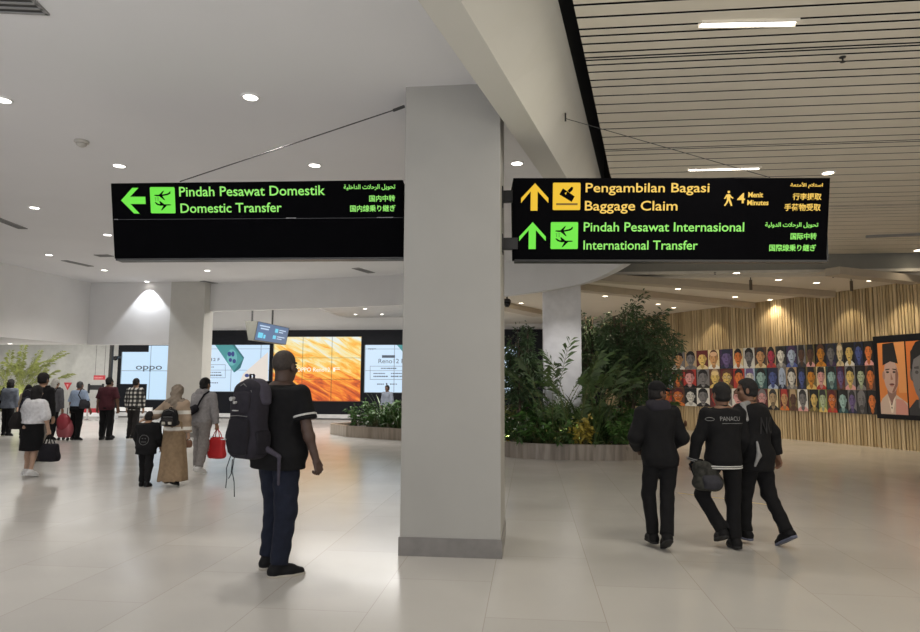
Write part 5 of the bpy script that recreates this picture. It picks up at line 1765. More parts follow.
    def top(s, mat, name='shirt', loose=.022, hem=-.12, sleeve=2.0, flare=.0, collar=True, hood=False, noise=.006, puff=0, hump=None, dloose=None):
        k = s.k
        st = s.tor(loose, -.10, .5, flare, dloose)
        z0, cx, cy, a, b = st[0]
        if hem < -.10: st = [(s.pz + hem * k, cx, cy, a + flare * (-.1 - hem), b + flare * .7 * (-.1 - hem))] + st
        else: st = [q for q in st if q[0] >= s.pz + hem * k - .001]
        st.append((s.neck[2] - .005 * k, s.neck[0], s.neck[1] - .005, .085 * k, .08 * k))
        P = [loft(st, 2.4, .03, .015)]
        for n in 'lr':
            P.append(cap(s.neck - [0, 0, .062 * k], s.J[n + 's'] - [0, 0, .006 * k], .054 * k + loose * .3, .052 * k + loose * .3, .05))
            P += s.arm_caps(n, loose + puff, sleeve)
        o = s.cloth(name, P, mat, [((0, 0, s.pz + hem * k), (0, 0, -1))], noise)
        nk = s.neck
        if collar:
            s.cloth('collar', [loft([(nk[2] - .03 * k, nk[0], nk[1], .085 * k, .082 * k), (nk[2] + .028 * k, nk[0], nk[1] + .004, .066 * k, .066 * k)], 2, .01, .006)], mat, noise=0, parent=o)
        if hood:
            s.cloth('hood', [ell(nk + np.array([0, -.075, -.01]) * k, np.array([.13, .075, .085]) * k, k=.03), cap(nk + np.array([-.09, -.02, .0]) * k, nk + np.array([-.05, .085, -.05]) * k, .042 * k, .03 * k, .03),
                             cap(nk + np.array([.09, -.02, .0]) * k, nk + np.array([.05, .085, -.05]) * k, .042 * k, .03 * k, .03), cap(nk + np.array([-.09, -.03, .015]) * k, nk + np.array([.09, -.03, .015]) * k, .045 * k, .045 * k, .03),
                             ell(nk + np.array([0, -.07, .055]) * k, np.array([.07, .03, .035]) * k, k=.02, op='s')], mat, noise=.006, parent=o)
        return o

    def trousers(s, mat, loose=.014, name='trousers', hem=.97, noise=.007, flarehem=0.0, top=.12):
        J, k = s.J, s.k
        P = [loft(s.tor(loose * .7, -.10, top), 2.3, .03), ell((0, -.035 * k, s.pz - .045 * k), (.15 * s.wide * k + loose * .5, .105 * k + loose * .5, .10 * k), k=.05)]
        for n in 'lr':
            A = J[n + 'k'] + (J[n + 'a'] - J[n + 'k']) * hem
            P += [cap(J[n + 'h'], J[n + 'k'], .092 * k + loose * .8, .062 * k + loose, .03), cap(J[n + 'k'], A, .062 * k + loose, .046 * k + loose + flarehem, .03, cutb=True)]
        return s.cloth(name, P, mat, noise=noise, nf=20)

    def skirt(s, mat, length, name='skirt', w0=.02, w1=.06, sway=(0, 0), noise=.008, nf=18):
        """hangs from the waist; length is measured down from the pelvis"""
        k = s.k
        st = s.tor(w0, -.03, .14)
        base = st[0]
        L_ = length * k
        for f_ in (.25, .5, .75, 1.0):
            st.append((base[0] - L_ * f_, base[1] + sway[0] * f_ ** 1.5, base[2] + sway[1] * f_ ** 1.5, base[3] + w1 * f_, base[4] + w1 * f_ * .9))
        return s.cloth(name, [loft(st, 2.1, .03, .01)], mat, noise=noise, nf=nf)

    def hair(s, mat, kind='short', thick=.012, name='hair'):
        h, k, Rm = s.hp, s.hk, s.Rh
        t = thick
        P = [ell(h(0, -.014, .037), np.array([.074 + t * .8, .094 + t, .088 + t * 1.2]) * k, Rm, .01), ell(h(0, -.035, -.03), np.array([.066 + t * .7, .066 + t, .05]) * k, Rm, .02)]
        planes = [[(h(0, .035, 0), Rm @ np.array([0, 1, -.25])), (h(0, .0, .062), Rm @ np.array([0, .25, -1]))], (h(0, -.02, -.068), Rm @ np.array([0, .15, -1]))]
        ears = [ell(h(sd * .086, .0, -.012), np.array([.022, .026, .044]) * k, Rm, .006, 's') for sd in (-1, 1)]
        if kind == 'bald': return s.cloth(name, P[:1] + ears, mat, planes, 0, h=min(s.vox, .008) * .6)
        if kind == 'short': return s.cloth(name, P + ears, mat, planes, .004, 55, h=min(s.vox, .009) * .75)
        if kind == 'long':
            P += [ell(h(0, -.05, -.06), np.array([.092, .075, .13]) * k, Rm, .03)]
            P += [cap(h(sd * .07, -.02, .0), h(sd * .075, -.03, -.19), .032 * k, .03 * k, .03) for sd in (-1, 1)]
            P += [cap(h(0, -.07, .0), h(0, -.085, -.20), .06 * k, .05 * k, .04)]
            return s.cloth(name, P, mat, [[(h(0, .04, 0), Rm @ np.array([0, 1, -.15])), (h(0, .0, .065), Rm @ np.array([0, .25, -1]))]], .006, 40, h=min(s.vox, .011))

    def ring(s, name, n, seg, t0, t1, r, mat, parent):
        a, b = {'u': (s.J[n + 's'], s.J[n + 'e']), 'f': (s.J[n + 'e'], s.J[n + 'w'])}[seg]
        return s.cloth(name, [cap(a + (b - a) * t0, a + (b - a) * t1, r, r, .01, True, True)], mat, noise=0, parent=parent, h=min(s.vox, .007))

    def world(s, p):
        c, q = math.cos(R(s.heading)), math.sin(R(s.heading))
        return Vector((s.loc[0] + c * p[0] - q * p[1], s.loc[1] + q * p[0] + c * p[1], p[2]))

    def bag(s, name, label, origin, cat='bag'):
        """an empty carried at a point of the figure's frame; a thing of its own"""
        e = empty(name, s.world(origin), R(s.heading), label, cat)
        return e


def shell(name, prims, mat, parent, h=.012, noise=.0, nf=14, planes=()):
    return np_mesh(name, solid(prims, h, planes, noise, nf, seed=len(name)), mat, parent)


def backpack(P, label, off, w, d, hgt, mat, mat2, h=.012, yaw=0.0, strap_to=None, badge=None, small=False):
    """rounded pack with front pocket, side pockets, lid seam, haul loop and shoulder straps; off = bottom centre in the figure's frame"""
    e = P.bag('backpack', label, off)
    e.rotation_euler.z += yaw
    st = [(0, 0, 0, w * .42, d * .40), (hgt * .08, 0, 0, w * .49, d * .5), (hgt * .45, 0, 0, w * .5, d * .5), (hgt * .78, 0, 0, w * .46, d * .44), (hgt * .95, 0, .01, w * .36, d * .32), (hgt, 0, .015, w * .22, d * .2)]
    b = shell('pack_body', [loft(st, 3.0, .03, .03)], mat, e, h, .005)
    shell('front_pocket', [loft([(hgt * .06, 0, -d * .46, w * .36, d * .16), (hgt * .3, 0, -d * .5, w * .40, d * .2), (hgt * .52, 0, -d * .46, w * .34, d * .12)], 3.2, .02, .02)], mat2, e, h, .004)
    shell('upper_pocket', [loft([(hgt * .56, 0, -d * .44, w * .32, d * .10), (hgt * .7, 0, -d * .44, w * .33, d * .13), (hgt * .86, 0, -d * .32, w * .26, d * .12)], 3.2, .02, .02)], mat, e, h, .003)
    for sd in (-1, 1):
        shell('side_pocket', [loft([(hgt * .05, sd * w * .48, 0, w * .08, d * .3), (hgt * .25, sd * w * .5, 0, w * .10, d * .33), (hgt * .36, sd * w * .48, 0, w * .07, d * .3)], 3, .02, .015)], mat2, e, h, .003)
    MB().tube([(-w * .08, .02, hgt * .97), (-w * .06, .01, hgt * 1.07), (w * .06, .01, hgt * 1.07), (w * .08, .02, hgt * .97)], .010, 6).build('haul_loop', mat2, e, smooth=True)
    MB().tube([(-w * .3, -d * .5, hgt * .54), (0, -d * .56, hgt * .55), (w * .3, -d * .5, hgt * .54)], .005, 5).tube([(-w * .38, -d * .30, hgt * .62), (-w * .3, -d * .34, hgt * .86), (0, -d * .34, hgt * .95), (w * .3, -d * .34, hgt * .86), (w * .38, -d * .30, hgt * .62)], .005, 5).build('zipper', plain('zip_grey', (.12, .12, .12), .4), e)
    if strap_to:
        # straps over the shoulders: points in the figure's frame
        for pts in strap_to:
            q = [np.array(p, float) - np.array(off, float) for p in pts]
            if yaw:
                c, sn = math.cos(-yaw), math.sin(-yaw)
                q = [np.array([c * p[0] - sn * p[1], sn * p[0] + c * p[1], p[2]]) for p in q]
            shell('shoulder_strap', [cap(a, b_, .017, .017, .015) for a, b_ in zip(q[:-1], q[1:])], mat2, e, min(h, .010))
    return e


def over_shoulder(P, n, y_back=-.16, z_back=-.06, low=-.33, fat=.0):
    """a strap from the pack's top over shoulder n and down the chest"""
    k, S, sd = P.k, P.J[n + 's'], (-1 if n == 'l' else 1)
    x = S[0] - sd * .055 * k
    top = S[2] + .085 * k + fat
    return [(x, S[1] + y_back * k, S[2] + z_back * k), (x, S[1] - .05 * k, top - .01), (x, S[1] + .03 * k, top - .005), (x, S[1] + .125 * k, S[2] - .06 * k), (x + sd * .02, S[1] + .14 * k, S[2] + low * .6 * k), (x + sd * .06, S[1] + .05 * k, S[2] + low * k)]


BLACKC = fabric((.006, .006, .007)); BLACKJ = fabric((.008, .008, .010)); DENIM = fabric((.010, .013, .025)); CHARCOAL = fabric((.035, .035, .042))
HAIR = plain('black_hair', (.006, .005, .005), .85, var=.3, scale=40, bump=.6)
HAIRB = plain('cropped_hair', (.035, .026, .022), .7, var=.3, scale=60)
WHITE_SHOE = plain('white_shoe', (.62, .62, .62), .5); BLACK_SHOE = plain('black_shoe', (.006, .006, .007), .7, spec=.2); PALE_SOLE = plain('pale_sole', (.38, .35, .30), .6); DARK_SOLE = plain('dark_sole', (.010, .010, .010), .8)
WHITE_STRIPE = fabric((.55, .55, .53)); GREYSTRIPE = fabric((.25, .25, .25))

# ---- the big man with the backpack
P = Person('tall man from behind in black polo shirt and dark jeans, wearing a backpack', (-2.20, 5.68), -24, 1.93,
           dict(larm=((.12, .05, -1), (-.25, .75, .35)), rarm=((.25, .0, -1), (.26, .18, -1)), rhand=62, lhand=70,
                lleg=((.02, .20, -1), (.03, -.12, -1), 0, 8), rleg=((.10, -.06, -1), (.0, -.16, -1), 0, 34)),
           'deep', .008, 1.22, 1.22, hips=1.12, shoe=BLACK_SHOE, sole=PALE_SOLE, shoe_big=1.08, head=(6, 0, 0), lean=(.0, .02), hs=1.1)
o = P.top(BLACKC, 'polo_shirt', .030, -.14, .74, .06, noise=.005)
for n in 'lr': P.ring('sleeve_stripe', n, 'u', .60, .66, .060 * P.k + .037, WHITE_STRIPE, o)
P.trousers(DENIM, .026, 'jeans', .985)
P.hair(HAIRB, 'bald', .0025)
kk = P.k
PACK = fabric((.022, .020, .027)); PACK2 = fabric((.013, .012, .016)); PACK3 = fabric((.055, .05, .068))
off = (-.07, -.275, P.pz - .05)
e = backpack(P, 'large dark grey backpack with side pockets on the back of the tall man', off, .33, .235, .66, PACK, PACK2, .009, 0,
             [over_shoulder(P, 'l', -.13)])
shell('grey_lid', [loft([(.44, .02, .03, .16, .08), (.58, .02, .03, .148, .08), (.675, .01, .035, .09, .055)], 3, .02, .03)], PACK3, e, .009, .004)
m = MB()
for (x, z, r_) in ((-.06, .50, .018), (-.02, .47, .012)):
    m.add([(x + r_ * math.cos(t), -.158, z + r_ * math.sin(t)) for t in [2 * math.pi * i / 12 for i in range(12)]] + [(x + r_ * math.cos(t), -.12, z + r_ * math.sin(t)) for t in [2 * math.pi * i / 12 for i in range(12)]],
          [tuple(range(12))] + [(i, i + 12, (i + 1) % 12 + 12, (i + 1) % 12) for i in range(12)])
m.box(-.03, .02, -.165, -.14, .40, .409).box(-.14, -.09, -.175, -.14, .16, .168)
m.build('badge', plain('pale_badge', (.42, .42, .42), .4), e)
for pts in ([(-.10, -.10, .02), (-.13, -.11, -.08), (-.11, -.12, -.16), (-.12, -.12, -.24)], [(-.03, -.12, .02), (-.05, -.12, -.10), (-.01, -.13, -.18), (.0, -.13, -.30)], [(-.05, -.12, .0), (-.06, -.12, -.12), (-.09, -.12, -.16)]):
    MB().tube(pts, .004, 5).build('loose_strap', BLACKC, e)
shell('hip_belt', [cap((.16, .02, .10), (.26, .10, .02), .028, .018, .01), cap((.26, .10, .02), (.31, .05, -.20), .016, .011, .01)], PACK3, e, .008)

# ---- three dark men on the right
P = Person('young man in black cap and black hooded jacket, left of the three dark men', (1.30, 6.95), 8, 1.62,
           dict(larm=((.32, -.10, -1), (-.34, .75, -.55)), rarm=((.28, -.12, -1), (-.34, .75, -.55)), lhand=60, rhand=60,
                lleg=((.06, .14, -1), (-.06, -.10, -1), 0, 0), rleg=((-.06, -.06, -1), (-.20, -.40, -1), 28, 0)), 'dark', .009, .96, 1.0, shoe=BLACK_SHOE, sole=DARK_SOLE, shoe_big=1.1, head=(-68, 4, 0), lean=(0, .05))
o = P.top(BLACKC, 'hooded_jacket', .030, -.12, 1.97, .05, hood=True, noise=.010)
P.cloth('sleeve_badge', [ell(P.J['rs'] + (P.J['re'] - P.J['rs']) * .45 + np.array([.085, 0, 0]), (.012, .03, .035), k=.01)], fabric((.10, .05, .03)), noise=0, parent=o)
for n in (o.children): 
    if n.name.startswith('hood'): n.data.materials[0] = fabric((.022, .022, .025))
P.trousers(BLACKC, .010, 'trousers', 1.0, .009, .012)
P.hair(HAIR, 'short', .008)
hh = P.hp
cp = P.cloth('cap', [ell(hh(0, -.012, .055), np.array([.086, .106, .092]) * P.k, P.Rh, .01)], BLACKC, [(hh(0, 0, .045), P.Rh @ np.array([0, .15, -1]))], .002, h=.007)
P.cloth('brim', [ell(hh(0, .138, .048), np.array([.074, .085, .009]) * P.k, P.Rh @ rot3(0, -10, 0), .01), ell(hh(0, .085, .055), np.array([.078, .05, .010]) * P.k, P.Rh, .01)], BLACKC, [(hh(0, .06, .05), P.Rh @ np.array([0, -1, 0]))], 0, h=.006, parent=cp)

P = Person('young man in black varsity jacket with white back lettering, middle of the three dark men', (1.93, 7.0), 12, 1.64,
           dict(larm=((.34, .10, -1), (.22, .10, -1)), rarm=((.16, .05, -1), (-.1, .5, -1)), lhand=75, rhand=40,
                lleg=((.24, .36, -1), (-.40, -.42, -1), 20, -6), rleg=((.02, .02, -1), (-.03, -.12, -1), 6, 4)), 'brown', .009, 1.0, 1.02, shoe=BLACK_SHOE, sole=DARK_SOLE, shoe_big=1.1, head=(6, 0, 0), lean=(.03, .03))
o = P.top(BLACKJ, 'varsity_jacket', .028, -.13, 1.95, .0, noise=.008)
k = P.k
for z0, z1 in ((-.118, -.106), (-.098, -.086)):
    b0 = P.tor(.040, -.10, -.0)[0]
    P.cloth('hem_stripe', [loft([(P.pz + z0 * k, b0[1], b0[2], b0[3] + .006, b0[4] + .006), (P.pz + z1 * k, b0[1], b0[2], b0[3] + .006, b0[4] + .006)], 2.4, .01, .003)], WHITE_STRIPE, noise=0, parent=o, h=.005)
for t0 in (.86, .93): P.ring('cuff_stripe', 'l', 'f', t0, t0 + .035, .036 * k + .040, GREYSTRIPE, o)


def back_text(P, o, body, xc, z, width, height, mat, lift=.004, name='back_lettering', bold=.0):
    """letters laid on the back of a garment by dropping them onto its surface"""
    vs, fs = text_mesh(body, None, None, bold=bold, extrude=0)
    sx = width / vs[:, 0].max(); sz = height / .69
    from mathutils.bvhtree import BVHTree
    bv = BVHTree.FromObject(o, bpy.context.evaluated_depsgraph_get())
    q = []
    for a, b, c in vs:
        x, zz = xc - width / 2 + a * sx, z + b * sz
        hit = bv.ray_cast(Vector((x, -1.0, zz)), Vector((0, 1, 0)))
        yy = hit[0].y if hit[0] is not None else -.15
        q.append((x, yy - lift, zz))
    return MB().add(q, fs).build(name, mat, o)


bpy.context.view_layer.update()
PALELET = fabric((.22, .22, .22))
back_text(P, o, 'PANACU', .03, P.pz + .385 * k, .21, .042, PALELET, .008)
back_text(P, o, '___________', .06, P.pz + .365 * k, .24, .05, PALELET, .008, 'back_underline')
m = MB()
pts = [(-.16 + .035 * math.cos(t), 0, P.pz + .40 * k + .016 * math.sin(t)) for t in [2 * math.pi * i / 14 for i in range(15)]]
from mathutils.bvhtree import BVHTree
bv = BVHTree.FromObject(o, bpy.context.evaluated_depsgraph_get())
q = []
for p_ in pts:
    ht = bv.ray_cast(Vector((p_[0], -1, p_[2])), Vector((0, 1, 0)))
    q.append((p_[0], (ht[0].y if ht[0] is not None else -.16) - .004, p_[2]))
m.tube(q, .003, 5).build('back_emblem', PALELET, o)
P.trousers(BLACKC, .012, 'trousers', 1.0, .009, .010)
P.hair(HAIR, 'short', .018)
J = P.J
W = J['lw'] + J['lfd'] * .05
off = (W[0] + .105, W[1] - .10, W[2] - .23)
CAMO = plain('camouflage_cloth', (.022, .022, .018), .9, var=.85, scale=16, bump=.3)
e = P.bag('backpack', 'dark patterned backpack held low by the middle man in the varsity jacket', off)
e.scale = (.84, .84, .84)
shell('pack_body', [loft([(0, .02, 0, .12, .07), (.05, .01, 0, .16, .09), (.18, 0, 0, .17, .10), (.30, -.03, .0, .13, .08), (.36, -.06, 0, .07, .05)], 2.8, .03, .03)], CAMO, e, .009, .010, 18)
shell('front_pocket', [loft([(.03, .02, -.08, .11, .04), (.12, .02, -.10, .12, .045), (.20, .0, -.085, .09, .03)], 3, .02, .02)], fabric((.045, .045, .04)), e, .009, .006)
shell('shoulder_strap', [cap(a, b_, .014, .014, .01) for a, b_ in zip([(-.02, .0, .33), (-.12, .06, .36), (-.165, .08, .30), (-.12, .05, .15), (-.10, .02, .04)][:-1], [(-.12, .06, .36), (-.165, .08, .30), (-.12, .05, .15), (-.10, .02, .04)])], BLACKC, e, .008)
MB().tube([(-.05, -.02, .36), (-.12, .06, .375), (-.155, .10, .37), (-.07, .02, .35)], .010, 6).build('grab_handle', BLACKC, e, smooth=True)

P = Person('young man in baggy dark jacket looking left, right of the three dark men', (2.32, 7.20), 38, 1.66,
           dict(larm=((.10, .15, -1), (.0, .4, -1)), rarm=((.30, -.30, -1), (.16, -.10, -1)), lhand=40, rhand=35,
                lleg=((.0, .24, -1), (.0, .02, -1), -4, 8), rleg=((.02, -.15, -1), (.02, -.50, -1), 30, 6)), 'brown', .009, 1.0, 1.05, shoe=BLACK_SHOE, sole=plain('bluish_sole', (.10, .11, .16), .5), shoe_big=1.1, head=(42, 2, 0), lean=(-.02, .05))
o = P.top(BLACKJ, 'jacket', .035, -.20, 1.93, .0, noise=.010)
k = P.k
S, E_ = P.J['ls'], P.J['le']
P.cloth('shoulder_stripe', [cap(P.neck + np.array([-.07, -.03, -.005]) * k, S + np.array([-.01, -.05, .055]) * k, .030, .026, .02), cap(S + np.array([-.01, -.05, .055]) * k, S + np.array([-.02, -.095, -.10]) * k, .026, .022, .02)], GREYSTRIPE, noise=0, parent=o)
P.cloth('side_stripe', [cap((-.17 * k, -.12, P.pz + .12 * k), (-.16 * k, -.13, P.pz - .02 * k), .012, .022, .02), cap((-.16 * k, -.13, P.pz - .02 * k), (-.19 * k, -.10, P.pz - .13 * k), .022, .012, .02)], GREYSTRIPE, noise=0, parent=o)
bpy.context.view_layer.update()
back_text(P, o, 'NCI', .03, P.pz + .20 * k, .24, .17, fabric((.03, .03, .032)), .008)
P.trousers(BLACKC, .012, 'trousers', 1.0, .009, .012)
P.hair(HAIR, 'short', .016)

# ---- woman in beige with the child and the man in grey
SWEAT = None


def stripe_material(name, base, band, zs):
    """woven colour bands at fixed heights of the garment"""
    m, N, L, B = nt_new(name)
    tc = N.new('ShaderNodeTexCoord'); sp = N.new('ShaderNodeSeparateXYZ'); L.new(tc.outputs['Object'], sp.inputs[0])
    no = N.new('ShaderNodeTexNoise'); no.inputs['Scale'].default_value = 30; L.new(tc.outputs['Object'], no.inputs['Vector'])
    acc = None
    for z0, z1 in zs:
        a = N.new('ShaderNodeMath'); a.operation = 'COMPARE'; a.inputs[1].default_value = (z0 + z1) / 2; a.inputs[2].default_value = (z1 - z0) / 2
        L.new(sp.outputs['Z'], a.inputs[0])
        if acc is None: acc = a
        else:
            b = N.new('ShaderNodeMath'); b.operation = 'MAXIMUM'; L.new(acc.outputs[0], b.inputs[0]); L.new(a.outputs[0], b.inputs[1]); acc = b
    mx = N.new('ShaderNodeMix'); mx.data_type = 'RGBA'; mx.inputs['A'].default_value = (*base, 1); mx.inputs['B'].default_value = (*band, 1)
    L.new(acc.outputs[0], mx.inputs['Factor']); L.new(mx.outputs['Result'], B.inputs['Base Color'])
    B.inputs['Roughness'].default_value = .9
    return m


P = Person('woman in beige headscarf and long brown skirt, one arm out over a child', (-5.56, 9.97), 4, 1.55,
           dict(larm=((.75, .10, -.75), (.85, .20, -.30)), rarm=((.12, .0, -1), (.10, .12, -1)), lhand=15, rhand=70, lleg=((.02, .12, -1), (0, -.05, -1), 0, 5), rleg=((.0, -.06, -1), (0, -.24, -1), 18, 5)),
           'light', .010, 1.0, 1.0, True, BLACK_SHOE, DARK_SOLE, head=(-8, 0, 0))
k = P.k
BEIGE = (.30, .225, .16)
o = P.top(stripe_material('striped_knit', BEIGE, (.62, .60, .55), [(P.pz + .27 * k, P.pz + .335 * k), (P.pz - .01 * k, P.pz + .05 * k)]), 'sweater', .030, -.09, 1.9, .03, noise=.007, puff=.006)
P.skirt(fabric((.22, .155, .095)), .855, 'long_skirt', .03, .06, (.02, -.02), .016, (34, 34, 2.5))
sc = P.cloth('headscarf', [ell(P.hp(0, -.015, .03), np.array([.092, .115, .112]) * k, P.Rh, .02), cap(P.hp(0, -.05, -.04), P.neck + np.array([0, -.05, -.06]) * k, .085 * k, .10 * k, .05), cap(P.neck + np.array([-.12, -.03, -.05]) * k, P.neck + np.array([.12, -.03, -.05]) * k, .07 * k, .07 * k, .05),
                          cap(P.neck + np.array([.0, -.08, -.04]) * k, P.neck + np.array([.05, -.13, -.16]) * k, .085 * k, .05 * k, .05), ell(P.hp(0, .10, -.01), np.array([.058, .06, .085]) * k, P.Rh, .02, 's')], fabric((.20, .165, .13)), noise=.011, nf=30)
e = backpack(P, 'small black backpack on the back of the woman in the beige headscarf', (.03, -.235, P.pz + .07 * k), .24, .15, .27, fabric((.012, .011, .012)), fabric((.02, .018, .018)), .009, 0, [over_shoulder(P, 'l', -.10), over_shoulder(P, 'r', -.10)])
MB().box(-.07, -.02, -.115, -.10, .035, .075).box(.03, .08, -.115, -.10, .035, .075).build('buckle', plain('pale_buckle', (.4, .37, .3), .3, .5), e)
J = P.J
W = J['rw'] + J['rfd'] * .09
e = P.bag('hand_purse', 'small brown purse in the right hand of the woman in the beige headscarf', (W[0], W[1], W[2] - .13))
shell('purse_body', [loft([(0, 0, 0, .05, .035), (.06, 0, 0, .065, .04), (.12, 0, 0, .05, .03)], 2.6, .02, .02)], fabric((.13, .07, .045)), e, .008, .004)
MB().tube([(-.03, 0, .11), (-.02, 0, .15), (.02, 0, .15), (.03, 0, .11)], .006, 6).build('wrist_strap', fabric((.13, .07, .045)), e)

P = Person('small child in black top with round back emblem beside the woman in the headscarf', (-5.94, 9.86), 6, 1.16,
           dict(larm=((.2, .1, -1), (.0, .5, -1)), rarm=((.15, .1, -1), (.0, .5, -1)), lleg=((.0, .12, -1), (0, -.05, -1), 0, 5), rleg=((.0, -.06, -1), (0, -.12, -1), 4, 5)), 'tan', .010, 1.15, 1.1, shoe=BLACK_SHOE, sole=DARK_SOLE, shoe_big=1.05)
o = P.top(BLACKC, 'hooded_top', .035, -.20, 1.9, .03, hood=False, noise=.006)
k = P.k
bpy.context.view_layer.update()
bv = BVHTree.FromObject(o, bpy.context.evaluated_depsgraph_get())


def on_back(x, z, lift=.004):
    ht = bv.ray_cast(Vector((x, -1, z)), Vector((0, 1, 0)))
    return (x, (ht[0].y if ht[0] is not None else -.12) - lift, z)


zc = P.pz + .14 * k
EMB = fabric((.12, .12, .12))
MB().tube([on_back(.075 * math.cos(t), zc + .075 * math.sin(t)) for t in [2 * math.pi * i / 24 for i in range(25)]], .004, 5).tube([on_back(-.03, zc + .02), on_back(-.015, zc + .02)], .006, 5).tube([on_back(.015, zc + .02), on_back(.03, zc + .02)], .006, 5).tube([on_back(x / 100, zc - .03) for x in range(-4, 5)], .004, 5).build('back_emblem', EMB, o)
P.trousers(BLACKC, .014); P.hair(HAIR, 'short', .016)

P = Person('young man in a grey hooded sweatshirt and grey jogging trousers carrying a red bag', (-5.86, 11.42), -14, 1.68,
           dict(larm=((.18, .0, -1), (.05, .3, -1)), rarm=((.20, .02, -1), (.12, .16, -1)), rhand=80, lleg=((.0, .14, -1), (0, -.10, -1), 0, 8), rleg=((.05, -.12, -1), (.06, -.30, -1), 16, 8)), 'tan', .010, 1.08, 1.08, shoe=WHITE_SHOE, sole=WHITE_SHOE)
HEATHER = fabric((.27, .26, .265)); JOG = fabric((.235, .22, .215))
P.top(HEATHER, 'hooded_sweatshirt', .034, -.08, 1.93, .0, hood=True, noise=.008)
P.trousers(JOG, .030, 'jogging_trousers', .99, .010, -.006)
P.hair(HAIR, 'short', .018)
k = P.k
e = P.bag('crossbody_bag', 'black crossbody bag slung across the back of the man in grey', (-.05, -.18, P.pz + .10 * k))
shell('bag_body', [cap((-.12, -.035, .0), (.10, -.035, .11), .062, .055, .02), cap((-.12, -.03, .06), (.08, -.03, .15), .05, .045, .02)], fabric((.014, .014, .016)), e, .009, .003)
shell('front_pocket', [cap((-.09, -.075, .02), (.06, -.075, .095), .038, .034, .02)], fabric((.022, .022, .025)), e, .009)
zt = P.J['rs'][2] + .10 * k - (P.pz + .10 * k)
shell('strap', [cap(a, b_, .016, .016, .01) for a, b_ in zip([(.10, -.02, .12), (.16, -.01, .25), (.185, .06, zt - .07), (.18, .17, zt - .02)][:-1], [(.16, -.01, .25), (.185, .06, zt - .07), (.18, .17, zt - .02)])] + [cap((-.12, -.02, .02), (-.20, .08, -.02), .016, .016, .01)], fabric((.014, .014, .016)), e, .009)
J = P.J
W = J['rw'] + J['rfd'] * .085 * k
e = P.bag('carrier_bag', 'red shopping bag hanging from the right hand of the man in grey', (W[0] + .01, W[1], W[2] - .52))
shell('bag_body', [loft([(0, 0, 0, .135, .075), (.03, 0, 0, .155, .085), (.2, 0, 0, .155, .08), (.34, 0, 0, .14, .06), (.38, 0, 0, .12, .04)], 4, .02, .02)], plain('red_bag', (.50, .018, .022), .5, var=.1), e, .010, .004)
for yy in (-.035, .035): MB().tube([(-.075, yy, .36), (-.05, yy * .6, .45), (0, 0, .525), (.05, yy * .6, .45), (.075, yy, .36)], .008, 6).build('handle', plain('red_bag', (.50, .018, .022), .5), e, smooth=True)
vs, fs = text_mesh('BAG' if False else 'l l l l', None, None, bold=.02)
MB().box(-.125, -.10, -.083, -.075, .09, .12).box(-.125, -.10, -.083, -.075, .13, .16).box(-.125, -.10, -.083, -.075, .17, .20).box(-.125, -.10, -.083, -.075, .21, .24).build('side_print', plain('pale_print', (.55, .3, .28), .5), e)

# ---- group on the far left
P = Person('woman from behind in a loose white blouse, black knee skirt and white trainers', (-8.48, 10.62), -6, 1.53,
           dict(larm=((.30, .0, -1), (.10, .35, -1)), rarm=((.30, .0, -1), (.20, .10, -1)), rhand=75, lhand=60, lleg=((.02, .10, -1), (0, -.10, -1), 0, 8), rleg=((.02, -.02, -1), (.02, -.22, -1), 12, 8)), 'light', .010, 1.14, 1.15, True, WHITE_SHOE, WHITE_SHOE, shoe_big=1.05, hips=1.08, bare=True)
k = P.k
P.top(fabric((.66, .66, .68)), 'blouse', .036, .05, 1.2, .02, noise=.010, puff=.008, collar=False)
P.skirt(BLACKC, .44, 'skirt', .015, .02, (0, 0), .006)
P.hair(HAIR, 'long', .020)
e = P.bag('shoulder_bag', 'black shoulder bag at the left hip of the woman in the white blouse', (-.30, .0, P.pz - .06 * k))
shell('bag_body', [loft([(0, 0, 0, .09, .12), (.1, 0, 0, .105, .15), (.24, .02, 0, .075, .13), (.30, .03, 0, .05, .10)], 3, .02, .02)], fabric((.02, .02, .024)), e, .010, .004)
z2 = P.J['ls'][2] + .105 * k - (P.pz - .06 * k)
for yy in (-.05, .06): MB().tube([(.04, yy, .28), (.12, yy * 1.2 - .06 * (yy < 0), z2 * .7), (.145, yy * .8, z2 - .01), (.14, 0, z2 + .012)], .012, 6).build('strap', fabric((.03, .03, .05)), e, smooth=True)
J = P.J
W = J['rw'] + J['rfd'] * .085 * k
e = P.bag('tote_bag', 'large black tote bag hanging from the right hand of the woman in the white blouse', (W[0] + .03, W[1], W[2] - .46))
shell('bag_body', [loft([(0, 0, 0, .15, .09), (.04, 0, 0, .17, .10), (.2, 0, 0, .165, .09), (.30, 0, 0, .15, .06)], 3.5, .02, .02)], fabric((.015, .015, .018)), e, .010, .005)
for yy in (-.04, .04): MB().tube([(-.09, yy, .28), (-.06, yy * .7, .38), (-.03, 0, .46), (.02, yy * .7, .40), (.07, yy, .28)], .009, 6).build('handle', BLACKC, e, smooth=True)

P = Person('tall dark-haired man in a black jacket and grey-brown trousers just behind the white-bloused woman', (-9.86, 12.5), -4, 1.78,
           dict(lleg=((.02, .08, -1), (0, -.08, -1), 0, 8), rleg=((.03, -.06, -1), (.03, -.2, -1), 8, 8)), 'tan', .012, 1.04, 1.1, shoe=fabric((.05, .035, .03)), sole=DARK_SOLE)
P.top(BLACKJ, 'jacket', .035, -.14, 1.93, 0, noise=.008)
P.trousers(fabric((.16, .14, .12)), .03, hem=.98); P.hair(HAIR, 'short', .026)
backpack(P, 'black backpack on the tall dark-haired man behind the white-bloused woman', (-.02, -.25, P.pz + .08), .30, .17, .42, fabric((.022, .022, .026)), BLACKC, .013, 0, [over_shoulder(P, 'l'), over_shoulder(P, 'r')])

